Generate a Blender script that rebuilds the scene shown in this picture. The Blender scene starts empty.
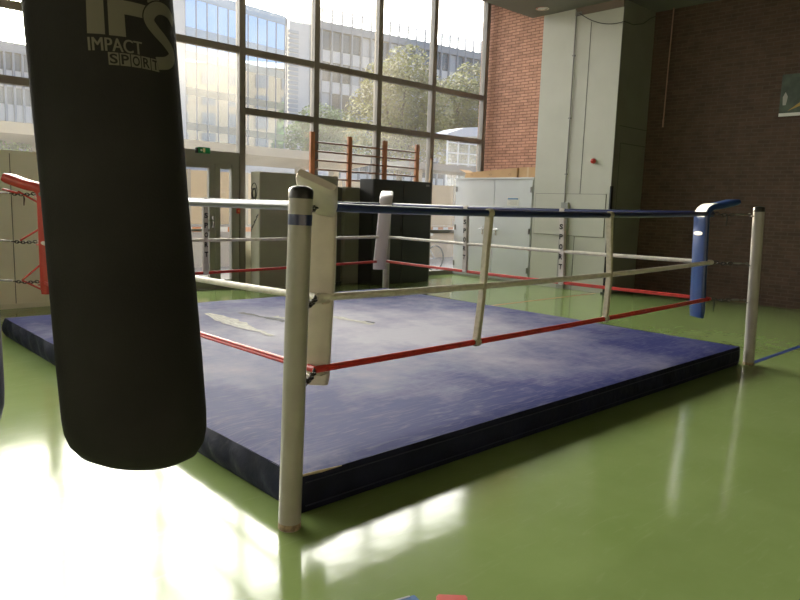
import bpy, bmesh, math, random
from mathutils import Vector, Matrix
random.seed(7)
S = bpy.context.scene
COL = S.collection
PI = math.pi

# ------------------------------------------------------------------ materials
def nt(name):
    m = bpy.data.materials.new(name); m.use_nodes = True
    t = m.node_tree
    return m, t, t.nodes['Principled BSDF']

def mat(name, col, rough=.5, metal=0, var=.0, scale=8, bump=0, bscale=40, spec=.5, coat=0, stretch=(1, 1, 1)):
    m, t, p = nt(name)
    p.inputs['Base Color'].default_value = (*col, 1)
    p.inputs['Roughness'].default_value = rough
    p.inputs['Metallic'].default_value = metal
    p.inputs['Specular IOR Level'].default_value = spec
    p.inputs['Coat Weight'].default_value = coat
    N, L = t.nodes, t.links
    if var or bump:
        tc = N.new('ShaderNodeTexCoord'); mp = N.new('ShaderNodeMapping')
        mp.inputs['Scale'].default_value = stretch
        L.new(tc.outputs['Object'], mp.inputs['Vector'])
    if var:
        n = N.new('ShaderNodeTexNoise'); n.inputs['Scale'].default_value = scale; n.inputs['Detail'].default_value = 6
        L.new(mp.outputs[0], n.inputs['Vector'])
        r = N.new('ShaderNodeValToRGB')
        r.color_ramp.elements[0].position = .3; r.color_ramp.elements[1].position = .7
        r.color_ramp.elements[0].color = (*[c * (1 - var) for c in col], 1)
        r.color_ramp.elements[1].color = (*[min(1, c * (1 + var)) for c in col], 1)
        L.new(n.outputs['Fac'], r.inputs[0]); L.new(r.outputs[0], p.inputs['Base Color'])
    if bump:
        n = N.new('ShaderNodeTexNoise'); n.inputs['Scale'].default_value = bscale; n.inputs['Detail'].default_value = 4
        L.new(mp.outputs[0], n.inputs['Vector'])
        b = N.new('ShaderNodeBump'); b.inputs['Strength'].default_value = bump; b.inputs['Distance'].default_value = .02
        L.new(n.outputs['Fac'], b.inputs['Height']); L.new(b.outputs[0], p.inputs['Normal'])
    return m

def brick_mat(name, c1, c2, mortar, w=.22, h=.067, rough=.85):
    m, t, p = nt(name); N, L = t.nodes, t.links
    p.inputs['Roughness'].default_value = rough
    tc = N.new('ShaderNodeTexCoord'); sx = N.new('ShaderNodeSeparateXYZ'); cx = N.new('ShaderNodeCombineXYZ')
    ad = N.new('ShaderNodeMath'); ad.operation = 'ADD'
    L.new(tc.outputs['Object'], sx.inputs[0])
    L.new(sx.outputs['X'], ad.inputs[0]); L.new(sx.outputs['Y'], ad.inputs[1])
    L.new(ad.outputs[0], cx.inputs['X']); L.new(sx.outputs['Z'], cx.inputs['Y'])
    b = N.new('ShaderNodeTexBrick')
    b.inputs['Scale'].default_value = 1
    b.inputs['Brick Width'].default_value = w; b.inputs['Row Height'].default_value = h
    b.inputs['Mortar Size'].default_value = .009; b.inputs['Mortar Smooth'].default_value = .2
    b.inputs['Color1'].default_value = (*c1, 1); b.inputs['Color2'].default_value = (*c2, 1); b.inputs['Mortar'].default_value = (*mortar, 1)
    b.inputs['Bias'].default_value = 0
    L.new(cx.outputs[0], b.inputs['Vector'])
    n = N.new('ShaderNodeTexNoise'); n.inputs['Scale'].default_value = 5; n.inputs['Detail'].default_value = 8
    L.new(cx.outputs[0], n.inputs['Vector'])
    mx = N.new('ShaderNodeMix'); mx.data_type = 'RGBA'; mx.blend_type = 'OVERLAY'; mx.inputs['Factor'].default_value = .45
    L.new(b.outputs['Color'], mx.inputs['A']); L.new(n.outputs['Fac'], mx.inputs['B'])
    hs = N.new('ShaderNodeHueSaturation'); hs.inputs['Saturation'].default_value = .9
    L.new(mx.outputs['Result'], hs.inputs['Color']); L.new(hs.outputs[0], p.inputs['Base Color'])
    bp = N.new('ShaderNodeBump'); bp.inputs['Strength'].default_value = .5; bp.inputs['Distance'].default_value = .006; bp.invert = True
    L.new(b.outputs['Fac'], bp.inputs['Height']); L.new(bp.outputs[0], p.inputs['Normal'])
    return m

def floor_mat():
    m, t, p = nt('green_gym_floor'); N, L = t.nodes, t.links
    tc = N.new('ShaderNodeTexCoord')
    n = N.new('ShaderNodeTexNoise'); n.inputs['Scale'].default_value = .9; n.inputs['Detail'].default_value = 7; n.inputs['Roughness'].default_value = .65
    L.new(tc.outputs['Object'], n.inputs['Vector'])
    r = N.new('ShaderNodeValToRGB')
    r.color_ramp.elements[0].position = .3; r.color_ramp.elements[1].position = .72
    r.color_ramp.elements[0].color = (.215, .30, .095, 1); r.color_ramp.elements[1].color = (.265, .355, .13, 1)
    L.new(n.outputs['Fac'], r.inputs[0])
    # pale scuff scratches
    mp = N.new('ShaderNodeMapping'); mp.inputs['Scale'].default_value = (1.2, 9, 1); mp.inputs['Rotation'].default_value = (0, 0, .6)
    L.new(tc.outputs['Object'], mp.inputs['Vector'])
    v = N.new('ShaderNodeTexNoise'); v.inputs['Scale'].default_value = 2.2; v.inputs['Detail'].default_value = 9; v.inputs['Distortion'].default_value = 1.6
    L.new(mp.outputs[0], v.inputs['Vector'])
    r2 = N.new('ShaderNodeValToRGB'); r2.color_ramp.elements[0].position = .6; r2.color_ramp.elements[1].position = .78
    L.new(v.outputs['Fac'], r2.inputs[0])
    mx = N.new('ShaderNodeMix'); mx.data_type = 'RGBA'
    ml = N.new('ShaderNodeMath'); ml.operation = 'MULTIPLY'; ml.inputs[1].default_value = .3
    L.new(r2.outputs[0], ml.inputs[0]); L.new(ml.outputs[0], mx.inputs['Factor'])
    L.new(r.outputs[0], mx.inputs['A']); mx.inputs['B'].default_value = (.36, .43, .22, 1)
    L.new(mx.outputs['Result'], p.inputs['Base Color'])
    mr = N.new('ShaderNodeMapRange'); mr.inputs['To Min'].default_value = .08; mr.inputs['To Max'].default_value = .17
    L.new(v.outputs['Fac'], mr.inputs['Value']); L.new(mr.outputs[0], p.inputs['Roughness'])
    nb = N.new('ShaderNodeTexNoise'); nb.inputs['Scale'].default_value = 9; nb.inputs['Detail'].default_value = 3
    L.new(tc.outputs['Object'], nb.inputs['Vector'])
    b = N.new('ShaderNodeBump'); b.inputs['Strength'].default_value = .03; b.inputs['Distance'].default_value = .02
    L.new(nb.outputs['Fac'], b.inputs['Height']); L.new(b.outputs[0], p.inputs['Normal'])
    return m

def canvas_mat():
    m, t, p = nt('blue_ring_canvas'); N, L = t.nodes, t.links
    tc = N.new('ShaderNodeTexCoord')
    n = N.new('ShaderNodeTexNoise'); n.inputs['Scale'].default_value = .95; n.inputs['Detail'].default_value = 10; n.inputs['Roughness'].default_value = .68
    L.new(tc.outputs['Object'], n.inputs['Vector'])
    # worn towards the middle of the mat
    g = N.new('ShaderNodeVectorMath'); g.operation = 'LENGTH'; L.new(tc.outputs['Object'], g.inputs[0])
    mr = N.new('ShaderNodeMapRange'); mr.inputs['From Min'].default_value = .4; mr.inputs['From Max'].default_value = 3.3
    mr.inputs['To Min'].default_value = .31; mr.inputs['To Max'].default_value = -.22
    L.new(g.outputs['Value'], mr.inputs['Value'])
    ad = N.new('ShaderNodeMath'); L.new(n.outputs['Fac'], ad.inputs[0]); L.new(mr.outputs[0], ad.inputs[1])
    r = N.new('ShaderNodeValToRGB')
    r.color_ramp.elements[0].position = .33; r.color_ramp.elements[1].position = .80
    r.color_ramp.elements[0].color = (.026, .033, .150, 1); r.color_ramp.elements[1].color = (.34, .325, .39, 1)
    L.new(ad.outputs[0], r.inputs[0])
    # streaky wipe marks
    mp = N.new('ShaderNodeMapping'); mp.inputs['Scale'].default_value = (2, 16, 1); mp.inputs['Rotation'].default_value = (0, 0, .9)
    L.new(tc.outputs['Object'], mp.inputs['Vector'])
    s = N.new('ShaderNodeTexNoise'); s.inputs['Scale'].default_value = 2; s.inputs['Detail'].default_value = 6; s.inputs['Distortion'].default_value = 1.2
    L.new(mp.outputs[0], s.inputs['Vector'])
    r2 = N.new('ShaderNodeValToRGB'); r2.color_ramp.elements[0].position = .5; r2.color_ramp.elements[1].position = .8
    L.new(s.outputs['Fac'], r2.inputs[0])
    ml = N.new('ShaderNodeMath'); ml.operation = 'MULTIPLY'; ml.inputs[1].default_value = .42; L.new(r2.outputs[0], ml.inputs[0])
    mx = N.new('ShaderNodeMix'); mx.data_type = 'RGBA'; L.new(ml.outputs[0], mx.inputs['Factor'])
    L.new(r.outputs[0], mx.inputs['A']); mx.inputs['B'].default_value = (.25, .245, .31, 1)
    L.new(mx.outputs['Result'], p.inputs['Base Color'])
    p.inputs['Roughness'].default_value = .6
    p.inputs['Specular IOR Level'].default_value = .12
    b = N.new('ShaderNodeBump'); b.inputs['Strength'].default_value = .12; b.inputs['Distance'].default_value = .02
    L.new(s.outputs['Fac'], b.inputs['Height']); L.new(b.outputs[0], p.inputs['Normal'])
    return m

def glass_mat(name='window_glass', haze=.03, hz_bottom=0):
    m = bpy.data.materials.new(name); m.use_nodes = True
    t = m.node_tree; N, L = t.nodes, t.links; N.clear()
    o = N.new('ShaderNodeOutputMaterial'); tr = N.new('ShaderNodeBsdfTransparent'); gl = N.new('ShaderNodeBsdfGlossy')
    gl.inputs['Roughness'].default_value = .02
    tr.inputs['Color'].default_value = (.95, .96, .95, 1)
    lw = N.new('ShaderNodeLayerWeight'); lw.inputs['Blend'].default_value = .5
    pw = N.new('ShaderNodeMath'); pw.operation = 'POWER'; pw.inputs[1].default_value = 5; L.new(lw.outputs['Facing'], pw.inputs[0])
    fr = N.new('ShaderNodeMath'); fr.operation = 'MULTIPLY_ADD'; fr.inputs[1].default_value = .96; fr.inputs[2].default_value = .03; L.new(pw.outputs[0], fr.inputs[0])
    mx = N.new('ShaderNodeMixShader'); L.new(fr.outputs[0], mx.inputs[0]); L.new(tr.outputs[0], mx.inputs[1]); L.new(gl.outputs[0], mx.inputs[2])
    tl = N.new('ShaderNodeBsdfTranslucent'); tl.inputs['Color'].default_value = (.9, .88, .8, 1)
    tc = N.new('ShaderNodeTexCoord'); n = N.new('ShaderNodeTexNoise'); n.inputs['Scale'].default_value = 1.6; n.inputs['Detail'].default_value = 5
    L.new(tc.outputs['Object'], n.inputs['Vector'])
    mr = N.new('ShaderNodeMapRange'); mr.inputs['To Min'].default_value = haze * .4; mr.inputs['To Max'].default_value = haze * 1.6
    L.new(n.outputs['Fac'], mr.inputs['Value'])
    m2 = N.new('ShaderNodeMixShader'); L.new(mr.outputs[0], m2.inputs[0]); L.new(mx.outputs[0], m2.inputs[1]); L.new(tl.outputs[0], m2.inputs[2])
    L.new(m2.outputs[0], o.inputs['Surface'])
    return m

M = {}
M['floor'] = floor_mat()
M['canvas'] = canvas_mat()
M['skirt'] = mat('navy_vinyl_skirt', (.011, .0135, .034), .6, var=.35, scale=5, bump=1.0, bscale=6, spec=.2)
M['glass'] = glass_mat('window_glass', .012)
M['glass_dusty'] = glass_mat('dusty_window_glass', .034)
M['frame'] = mat('taupe_window_frame', (.17, .15, .125), .5, var=.12, scale=3)
M['doorframe'] = mat('grey_door_frame', (.27, .26, .225), .5)
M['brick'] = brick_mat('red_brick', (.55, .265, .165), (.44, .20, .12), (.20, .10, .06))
M['shadebrick'] = brick_mat('shaded_brick', (.102, .056, .035), (.078, .043, .027), (.105, .07, .048))  # same brick as the corner wall, its shade put into a darker colour
M['ceiling'] = mat('olive_grey_ceiling', (.18, .172, .15), .7, var=.06, scale=1)
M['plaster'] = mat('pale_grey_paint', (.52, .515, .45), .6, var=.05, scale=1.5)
M['plastershade'] = mat('shaded_grey_paint', (.25, .255, .215), .65, var=.08, scale=1.5)  # pillar paint darkened for the shaded side
M['beige'] = mat('beige_panel_paint', (.82, .79, .68), .6, var=.06, scale=1)
M['wallplain'] = mat('brown_wall', (.17, .155, .14), .8, var=.1, scale=1)
M['line'] = mat('seam_line', (.12, .12, .11), .8)
M['post'] = mat('cream_post_paint', (.345, .32, .295), .38, var=.10, scale=6, coat=.2)
M['black'] = mat('black_plastic', (.012, .012, .013), .35)
M['blackcab'] = mat('black_cabinet_paint', (.016, .016, .015), .4)
M['bag'] = mat('black_bag_leather', (.029, .028, .029), .7, var=.2, scale=3, bump=.12, bscale=160, spec=.06)
M['bagnavy'] = mat('navy_black_bag_leather', (.016, .018, .03), .45, bump=.12, bscale=160)
M['bagprint'] = mat('grey_bag_print', (.15, .14, .115), .6)
M['navyrope'] = mat('navy_vinyl_rope', (.015, .025, .10), .28, var=.2, scale=6, coat=.3)
M['whiterope'] = mat('cream_rope', (.62, .58, .50), .5, var=.12, scale=20, bump=.3, bscale=60)
M['paleRope'] = mat('sheen_vinyl_rope', (.14, .14, .155), .28, var=.05, scale=6, coat=.4)  # navy rope paled, its bright sheen put into the colour
M['redrope'] = mat('red_rope', (.52, .035, .025), .4, var=.2, scale=14)
M['strap'] = mat('beige_webbing', (.46, .42, .33), .75, var=.15, scale=30)
M['strapwhite'] = mat('white_webbing', (.58, .54, .50), .7, var=.12, scale=20)
M['whitepad'] = mat('off_white_vinyl', (.58, .515, .475), .42, var=.10, scale=7, bump=.12, bscale=14)
M['greypad'] = mat('pale_lilac_vinyl', (.60, .55, .56), .4, var=.05, scale=5)
M['bluepad'] = mat('blue_vinyl', (.010, .038, .145), .36, var=.12, scale=6, coat=.2)
M['redpad'] = mat('red_vinyl', (.52, .045, .032), .33, var=.10, scale=6, coat=.3)
M['steel'] = mat('dull_steel', (.25, .24, .23), .3, 1)
M['darksteel'] = mat('dark_chain', (.06, .055, .05), .35, .8)
M['chrome'] = mat('chrome', (.7, .7, .7), .2, 1)
M['white'] = mat('white_paper', (.75, .74, .70), .6)
M['tape'] = mat('worn_silver_tape', (.33, .31, .265), .6, var=.45, scale=14, stretch=(3, .6, 1))
M['tapedark'] = mat('dark_tape_residue', (.05, .05, .055), .7, var=.5, scale=18)
M['foam'] = mat('yellowed_foam', (.55, .46, .30), .9, var=.15, scale=30)
M['locker'] = mat('backlit_locker_grey', (.34, .325, .285), .5, var=.05, scale=2)  # locker fronts toned dark, backlit shade put into the colour
M['lockerside'] = mat('lit_locker_side', (.60, .585, .50), .5, var=.05, scale=2)  # same locker toned lighter where its side catches light
M['lockergreen'] = mat('olive_locker', (.215, .215, .16), .5, var=.05, scale=2)
M['bluecab'] = mat('grey_blue_cabinet_paint', (.66, .675, .70), .42, var=.05, scale=1.4)
M['wood'] = mat('varnished_wood', (.44, .175, .075), .4, var=.25, scale=4, stretch=(8, 8, 1))
M['rung'] = mat('dark_wood_rung', (.17, .075, .04), .4)
M['palewood'] = mat('pale_wood', (.55, .40, .24), .6)
M['card'] = mat('cardboard', (.50, .32, .16), .8, var=.08, scale=5)
M['orange'] = mat('orange_label', (.62, .22, .06), .6)
M['red'] = mat('red_plastic', (.50, .035, .02), .35)
M['redmat'] = mat('red_vinyl_foam', (.60, .07, .05), .5)
M['bluemat'] = mat('blue_vinyl_foam', (.04, .14, .36), .5)
M['exit'] = mat('exit_green', (.01, .22, .07), .4)
M['exitmark'] = mat('exit_white', (.85, .80, .45), .4)
M['blueline'] = mat('blue_floor_tape', (.03, .06, .22), .4)
M['redline'] = mat('red_floor_line', (.42, .16, .09), .4)
M['poster'] = mat('poster_green', (.055, .075, .05), .5, var=.4, scale=5)
M['ochre'] = mat('poster_ochre', (.40, .25, .05), .5)
M['pole'] = mat('pinkish_rope', (.42, .24, .18), .7)
# outdoors
M['asphalt'] = mat('pale_paving', (.34, .295, .24), .9, var=.1, scale=1)
M['concrete'] = mat('beige_concrete', (.42, .37, .29), .85, var=.1, scale=.8)
M['tanfence'] = mat('tan_hoarding', (.62, .48, .30), .7, var=.05, scale=1)
M['facade'] = mat('white_facade_panel', (.60, .58, .55), .6)
M['facadegrey'] = mat('grey_facade_metal', (.26, .27, .29), .5)
M['winglass'] = mat('office_window_glass', (.10, .115, .13), .08, spec=.8)
M['winblind'] = mat('office_window_blind', (.42, .43, .44), .5)
M['mirror'] = mat('blue_mirror_glass', (.55, .68, .86), .015, .92)
M['mirrorgrey'] = mat('grey_mirror_spandrel', (.38, .44, .48), .15, .7)
M['beigeblock'] = mat('beige_stone', (.060, .045, .028), .8)
M['leaf'] = mat('olive_leaves', (.21, .195, .03), .6, var=.5, scale=1.2)
M['leaf2'] = mat('green_leaves', (.12, .18, .045), .6, var=.5, scale=1.2)
M['leaf3'] = mat('shrub_leaves', (.20, .34, .04), .6, var=.5, scale=3)
M['bark'] = mat('bark', (.10, .07, .045), .9, var=.3, scale=6)
M['greenhouse'] = mat('white_canopy_sheet', (.72, .72, .70), .5)
M['tapewhite'] = mat('barrier_tape_white', (.75, .72, .68), .5)
M['bikeframe'] = mat('bike_paint', (.30, .31, .33), .4, .3)
M['basketwhite'] = mat('white_bike_part', (.75, .73, .70), .4)
M['stonewin'] = mat('dark_window', (.02, .022, .026), .3)
M['roofing'] = mat('grey_roof', (.3, .3, .3), .8)

# ------------------------------------------------------------------ mesh helpers
def box(bm, x0, x1, y0, y1, z0, z1):
    v = [bm.verts.new((x, y, z)) for x in (x0, x1) for y in (y0, y1) for z in (z0, z1)]
    for f in ((0, 1, 3, 2), (4, 6, 7, 5), (0, 4, 5, 1), (2, 3, 7, 6), (0, 2, 6, 4), (1, 5, 7, 3)):
        bm.faces.new([v[i] for i in f])
    return bm

def BX(*a):
    return box(bmesh.new(), *a)

def tube(bm, pts, r, seg=10, closed=False):
    pts = [Vector(p) for p in pts]; n = len(pts)
    rs = r if isinstance(r, (list, tuple)) else [r] * n
    rings = []; up = None
    for i, p in enumerate(pts):
        if closed: d = pts[(i + 1) % n] - pts[i - 1]
        else: d = pts[min(i + 1, n - 1)] - pts[max(i - 1, 0)]
        d.normalize()
        if up is None:
            up = Vector((0, 0, 1)) if abs(d.z) < .9 else Vector((1, 0, 0))
        a = d.cross(up); a.normalize(); b = a.cross(d); up = b
        rings.append([bm.verts.new(p + (a * math.cos(2 * PI * k / seg) + b * math.sin(2 * PI * k / seg)) * rs[i]) for k in range(seg)])
    m = n if closed else n - 1
    for i in range(m):
        A, B = rings[i], rings[(i + 1) % n]
        for k in range(seg):
            bm.faces.new((A[k], A[(k + 1) % seg], B[(k + 1) % seg], B[k]))
    if not closed:
        bm.faces.new(rings[0][::-1]); bm.faces.new(rings[-1])
    return bm

def lathe(bm, base, axis, prof, seg=32):
    """prof: list of (r, h) along axis from base; r==0 makes a pole"""
    axis = Vector(axis).normalized(); base = Vector(base)
    a = axis.orthogonal().normalized(); b = axis.cross(a)
    rings = []
    for r, h in prof:
        c = base + axis * h
        if r < 1e-6: rings.append([bm.verts.new(c)])
        else: rings.append([bm.verts.new(c + (a * math.cos(2 * PI * k / seg) + b * math.sin(2 * PI * k / seg)) * r) for k in range(seg)])
    for A, B in zip(rings, rings[1:]):
        for k in range(seg):
            k2 = (k + 1) % seg
            if len(A) == 1 and len(B) > 1: bm.faces.new((A[0], B[k2], B[k]))
            elif len(B) == 1 and len(A) > 1: bm.faces.new((A[k], A[k2], B[0]))
            elif len(A) > 1: bm.faces.new((A[k], A[k2], B[k2], B[k]))
    return bm

def prism(bm, pts, off):
    off = Vector(off)
    a = [bm.verts.new(p) for p in pts]; b = [bm.verts.new(Vector(p) + off) for p in pts]
    bm.faces.new(a[::-1]); bm.faces.new(b)
    n = len(a)
    for i in range(n): bm.faces.new((a[i], a[(i + 1) % n], b[(i + 1) % n], b[i]))
    return bm

def obj(name, bm, m, parent=None, bevel=0, smooth=True, angle=35, mats=None):
    bmesh.ops.recalc_face_normals(bm, faces=bm.faces)
    if bevel:
        es = [e for e in bm.edges if len(e.link_faces) == 2 and e.calc_face_angle(0) > .5]
        bmesh.ops.bevel(bm, geom=es, offset=bevel, segments=2, affect='EDGES', clamp_overlap=True)
    if parent is not None:
        bmesh.ops.translate(bm, vec=-Vector(parent_loc(parent)), verts=bm.verts)
    me = bpy.data.meshes.new(name); bm.to_mesh(me); bm.free()
    if smooth:
        me.shade_smooth(); me.set_sharp_from_angle(angle=math.radians(angle))
    me.materials.append(m if not isinstance(m, str) else M[m])
    o = bpy.data.objects.new(name, me); COL.objects.link(o)
    if parent is not None: o.parent = parent
    return o

def parent_loc(p):
    v = Vector(p.location)
    while p.parent is not None:
        p = p.parent; v = v + Vector(p.location)
    return v

def tag(o, label=None, cat=None, group=None, kind=None):
    if label: o['label'] = label
    if cat: o['category'] = cat
    if group: o['group'] = group
    if kind: o['kind'] = kind
    return o

def thing(name, label, cat, loc, group=None):
    o = bpy.data.objects.new(name, None); COL.objects.link(o)
    o.location = loc; o.empty_display_size = .1
    return tag(o, label, cat, group)

def struct(name, bm, m, parent=None, **k):
    o = obj(name, bm, m, parent, **k)
    if parent is None: o['kind'] = 'structure'
    return o

def sroot(name, loc):
    o = bpy.data.objects.new(name, None); COL.objects.link(o); o.location = loc; o['kind'] = 'structure'
    return o

def text_bm(txt, size, bold=0.0, spacing=1.0):
    cu = bpy.data.curves.new('text_tmp', 'FONT'); cu.body = txt; cu.size = size; cu.offset = bold
    cu.align_x = 'LEFT'; cu.space_character = spacing; cu.resolution_u = 4
    o = bpy.data.objects.new('text_tmp', cu); COL.objects.link(o)
    dg = bpy.context.evaluated_depsgraph_get()
    me = bpy.data.meshes.new_from_object(o.evaluated_get(dg))
    bm = bmesh.new(); bm.from_mesh(me)
    bpy.data.objects.remove(o); bpy.data.curves.remove(cu); bpy.data.meshes.remove(me)
    return bm

# ------------------------------------------------------------------ room shell
WX0, WX1, WY0, WY1 = -7.0, 13.2, -7.0, 11.1
CZ, PZ = 5.5, 6.5
struct('floor', BX(WX0 - .2, WX1 + .2, WY0 - .2, WY1 + .1, -.25, 0), 'floor')
struct('wall_right', BX(WX1, WX1 + .25, WY0, 7.1, 0, CZ + .3), 'shadebrick')
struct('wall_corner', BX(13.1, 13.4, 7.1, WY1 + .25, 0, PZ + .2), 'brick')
struct('wall_left', BX(WX0 - .25, WX0, WY0, WY1, 0, PZ + .2), mat('cream_wall', (.66, .65, .62), .8))
struct('wall_back', BX(WX0, WX1, WY0 - .25, WY0, 0, CZ + .3), 'wallplain')
bm = BX(WX0 - .2, 12.0, WY0 - .2, 9.05, CZ, CZ + .2); box(bm, 12.0, WX1 + .25, WY0 - .2, 7.9, CZ, CZ + .2)
struct('ceiling', bm, 'ceiling')
bm = BX(WX0, 12.0, 8.90, 9.05, CZ + .2, PZ); box(bm, 11.85, 12.0, 8.76, 8.90, CZ + .2, PZ)
struct('trim_1', bm, 'ceiling')
struct('ceiling_recess', BX(WX0 - .2, 13.4, 8.5, WY1 + .25, PZ, PZ + .2), 'ceiling')
# pillar at the right of the window: a pale face and a side painted darker as shade
pil = sroot('wall_pillar', (12.0, 7.87, 0))
obj('pillar_face', BX(12.0, 12.5, 6.98, 8.76, 0, PZ), 'plaster', pil)
obj('pillar_side', BX(12.005, WX1, 6.975, 6.985, 0, CZ), 'plastershade', pil)
obj('pillar_back', BX(12.5, 13.1, 6.985, 8.76, 0, PZ), 'plaster', pil)
bm = bmesh.new()
box(bm, 11.996, 12.0, 7.64, 7.652, 1.92, 5.2)
box(bm, 11.996, 12.0, 7.705, 7.717, 0, 1.08)
obj('seam', bm, 'line', pil)
bm = bmesh.new()
box(bm, 12.15, 13.2, 6.970, 6.975, 3.22, 3.235); box(bm, 12.22, 13.2, 6.970, 6.975, 2.90, 2.915); box(bm, 12.22, 12.235, 6.970, 6.975, 0, 2.9)
obj('side_seam', bm, 'line', pil)
struct('trim_2', BX(11.97, 12.0, 6.97, 8.0, 5.36, CZ), mat('brown_beam', (.20, .15, .12), .7))
o = obj('access_panel', BX(11.985, 12.0, 7.06, 8.70, 1.09, 1.92), 'plaster', pil, bevel=.004)
bm = bmesh.new()
for a in ((7.055, 8.705, 1.083, 1.09), (7.055, 8.705, 1.92, 1.927), (7.053, 7.06, 1.083, 1.927), (8.70, 8.707, 1.083, 1.927)):
    box(bm, 11.992, 12.0, *a)
obj('panel_gap', bm, 'line', pil)

# ------------------------------------------------------------------ window wall
MULL = [-6.4, -4.8, -3.2, -1.6, 0.0, 1.6, 3.2, 4.8, 6.4, 8.0, 9.6, 11.2, 12.96]
k = 1
for i, x in enumerate(MULL):
    bm = BX(x - .06, x + .06, WY1 - .07, WY1 + .07, 0, PZ)
    struct('trim_%d' % (i + 10), bm, 'frame', bevel=.006)
struct('wall_window_edge', BX(WX0 - .2, -6.46, WY1 - .1, WY1 + .1, 0, PZ), 'wallplain')
T1, T2 = 4.19, 3.165
for i in range(len(MULL) - 1):
    a, b = MULL[i] + .06, MULL[i + 1] - .06
    door = abs(MULL[i] - 4.8) < .01
    last = i == len(MULL) - 2
    wl = sroot('window_%d' % (i + 1), ((a + b) / 2, WY1, T2))
    zs = [2.45, T1] if door else [T2, T1]
    for z in zs:
        if door and z < 3: continue
        obj('transom', BX(a, b, WY1 - .055, WY1 + .055, z - .055, z + .055), 'frame', wl, bevel=.006)
    obj('head', BX(a, b, WY1 - .055, WY1 + .055, PZ - .1, PZ), 'frame', wl)
    g = lambda z0, z1, mm='glass': obj('pane', BX(a, b, WY1 - .004, WY1 + .004, z0, z1), mm, wl, smooth=False)
    g(T1 + .055, PZ - .1)
    if door:
        g(2.42, T1 - .055, 'glass_dusty')
    else:
        g(T2 + .055, T1 - .055)
        if last:
            g(1.05, T2 - .055, 'glass_dusty'); g(.10, .97, 'glass_dusty')
            obj('rail', BX(a, b, WY1 - .05, WY1 + .05, .97, 1.05), 'frame', wl, bevel=.006)
            obj('sill', BX(a, b, WY1 - .06, WY1 + .06, 0, .10), 'frame', wl)
        else:
            g(.9, T2 - .055, 'glass_dusty')
            obj('sill_panel', BX(a, b, WY1 - .05, WY1 + .05, 0, .9), 'beige', wl)
# low beige partition below the left windows
lp = sroot('wall_window', (1.0, 10.5, 0))
obj('partition_panel', BX(-6.9, 4.72, 10.5, 10.95, 0, 2.16), 'beige', lp, bevel=.01)
bm = bmesh.new()
for x in (-5.3, -3.75, -2.2, -.6, .95, 2.54, 4.1): box(bm, x - .004, x + .004, 10.495, 10.5, .06, 2.12)
obj('panel_seam', bm, 'line', lp)
struct('baseboard_left', BX(-6.9, 4.72, 10.485, 10.5, 0, .07), 'beige')

# door
d = sroot('door_1', (5.6, WY1, 0))
bm = bmesh.new()
box(bm, 4.86, 6.34, WY1 - .05, WY1 + .05, 2.2, 2.42); box(bm, 6.19, 6.34, WY1 - .05, WY1 + .05, .04, 2.2)
box(bm, 4.86, 4.93, WY1 - .05, WY1 + .05, .04, 2.2)
obj('door_frame', bm, 'doorframe', d, bevel=.006)
lf = obj('door_leaf', BX(5.76, 5.865, WY1 - .045, WY1 + .035, .02, 2.2), 'doorframe', d, bevel=.006)
bm = bmesh.new()
box(bm, 4.93, 5.76, WY1 - .04, WY1 + .03, .02, .17); box(bm, 4.93, 5.02, WY1 - .04, WY1 + .03, .17, 2.2); box(bm, 5.02, 5.76, WY1 - .04, WY1 + .03, 2.12, 2.2)
box(bm, 5.02, 5.76, WY1 - .05, WY1 - .02, 1.03, 1.075)
obj('door_rail', bm, 'doorframe', d)
bm = bmesh.new(); box(bm, 5.875, 5.975, WY1 - .04, WY1 + .03, .02, 2.2); box(bm, 5.975, 6.18, WY1 - .04, WY1 + .03, .02, .17); box(bm, 5.975, 6.18, WY1 - .04, WY1 + .03, 2.12, 2.2)
obj('door_leaf', bm, 'doorframe', d, bevel=.004)
obj('pane', BX(5.02, 5.76, WY1 - .003, WY1 + .003, .17, 2.12), 'glass', d, smooth=False)
obj('pane', BX(5.975, 6.18, WY1 - .003, WY1 + .003, .17, 2.12), 'glass', d, smooth=False)
bm = bmesh.new(); box(bm, 5.80, 5.835, WY1 - .06, WY1 - .045, 1.1, 1.3); tube(bm, [(5.817, WY1 - .055, 1.22), (5.817, WY1 - .10, 1.22), (5.72, WY1 - .10, 1.22)], .01, 8)
obj('door_handle', bm, 'chrome', d)
obj('sill', BX(4.86, 6.34, WY1 - .09, WY1 + .06, 0, .02), 'doorframe', d)

# exit sign above the door
t = thing('exit_sign', 'small green emergency exit sign above the glass door', 'sign', (5.62, WY1 - .09, 2.36))
obj('sign_box', BX(5.53, 5.75, WY1 - .11, WY1 - .055, 2.36, 2.46), 'exit', t, bevel=.004)
bm = bmesh.new()
box(bm, 5.615, 5.655, WY1 - .113, WY1 - .1095, 2.375, 2.445); 
obj('pictogram', bm, 'exitmark', t)
bm = bmesh.new()
prism(bm, [(5.565, WY1 - .1095, 2.41), (5.585, WY1 - .1095, 2.435), (5.585, WY1 - .1095, 2.42), (5.605, WY1 - .1095, 2.42), (5.605, WY1 - .1095, 2.40), (5.585, WY1 - .1095, 2.40), (5.585, WY1 - .1095, 2.385)], (0, -.003, 0))
obj('arrow', bm, 'white', t)
obj('side_bracket', BX(5.50, 5.53, WY1 - .10, WY1 - .055, 2.36, 2.45), 'black', t)
t = thing('alarm_button', 'small red alarm call point on the door frame beside the lockers', 'alarm button', (6.34, WY1 - .05, 1.35))
obj('button_box', BX(6.28, 6.34, WY1 - .085, WY1 - .05, 1.35, 1.44), 'red', t, bevel=.005)
obj('button_face', BX(6.295, 6.325, WY1 - .09, WY1 - .085, 1.375, 1.415), 'orange', t)

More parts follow.
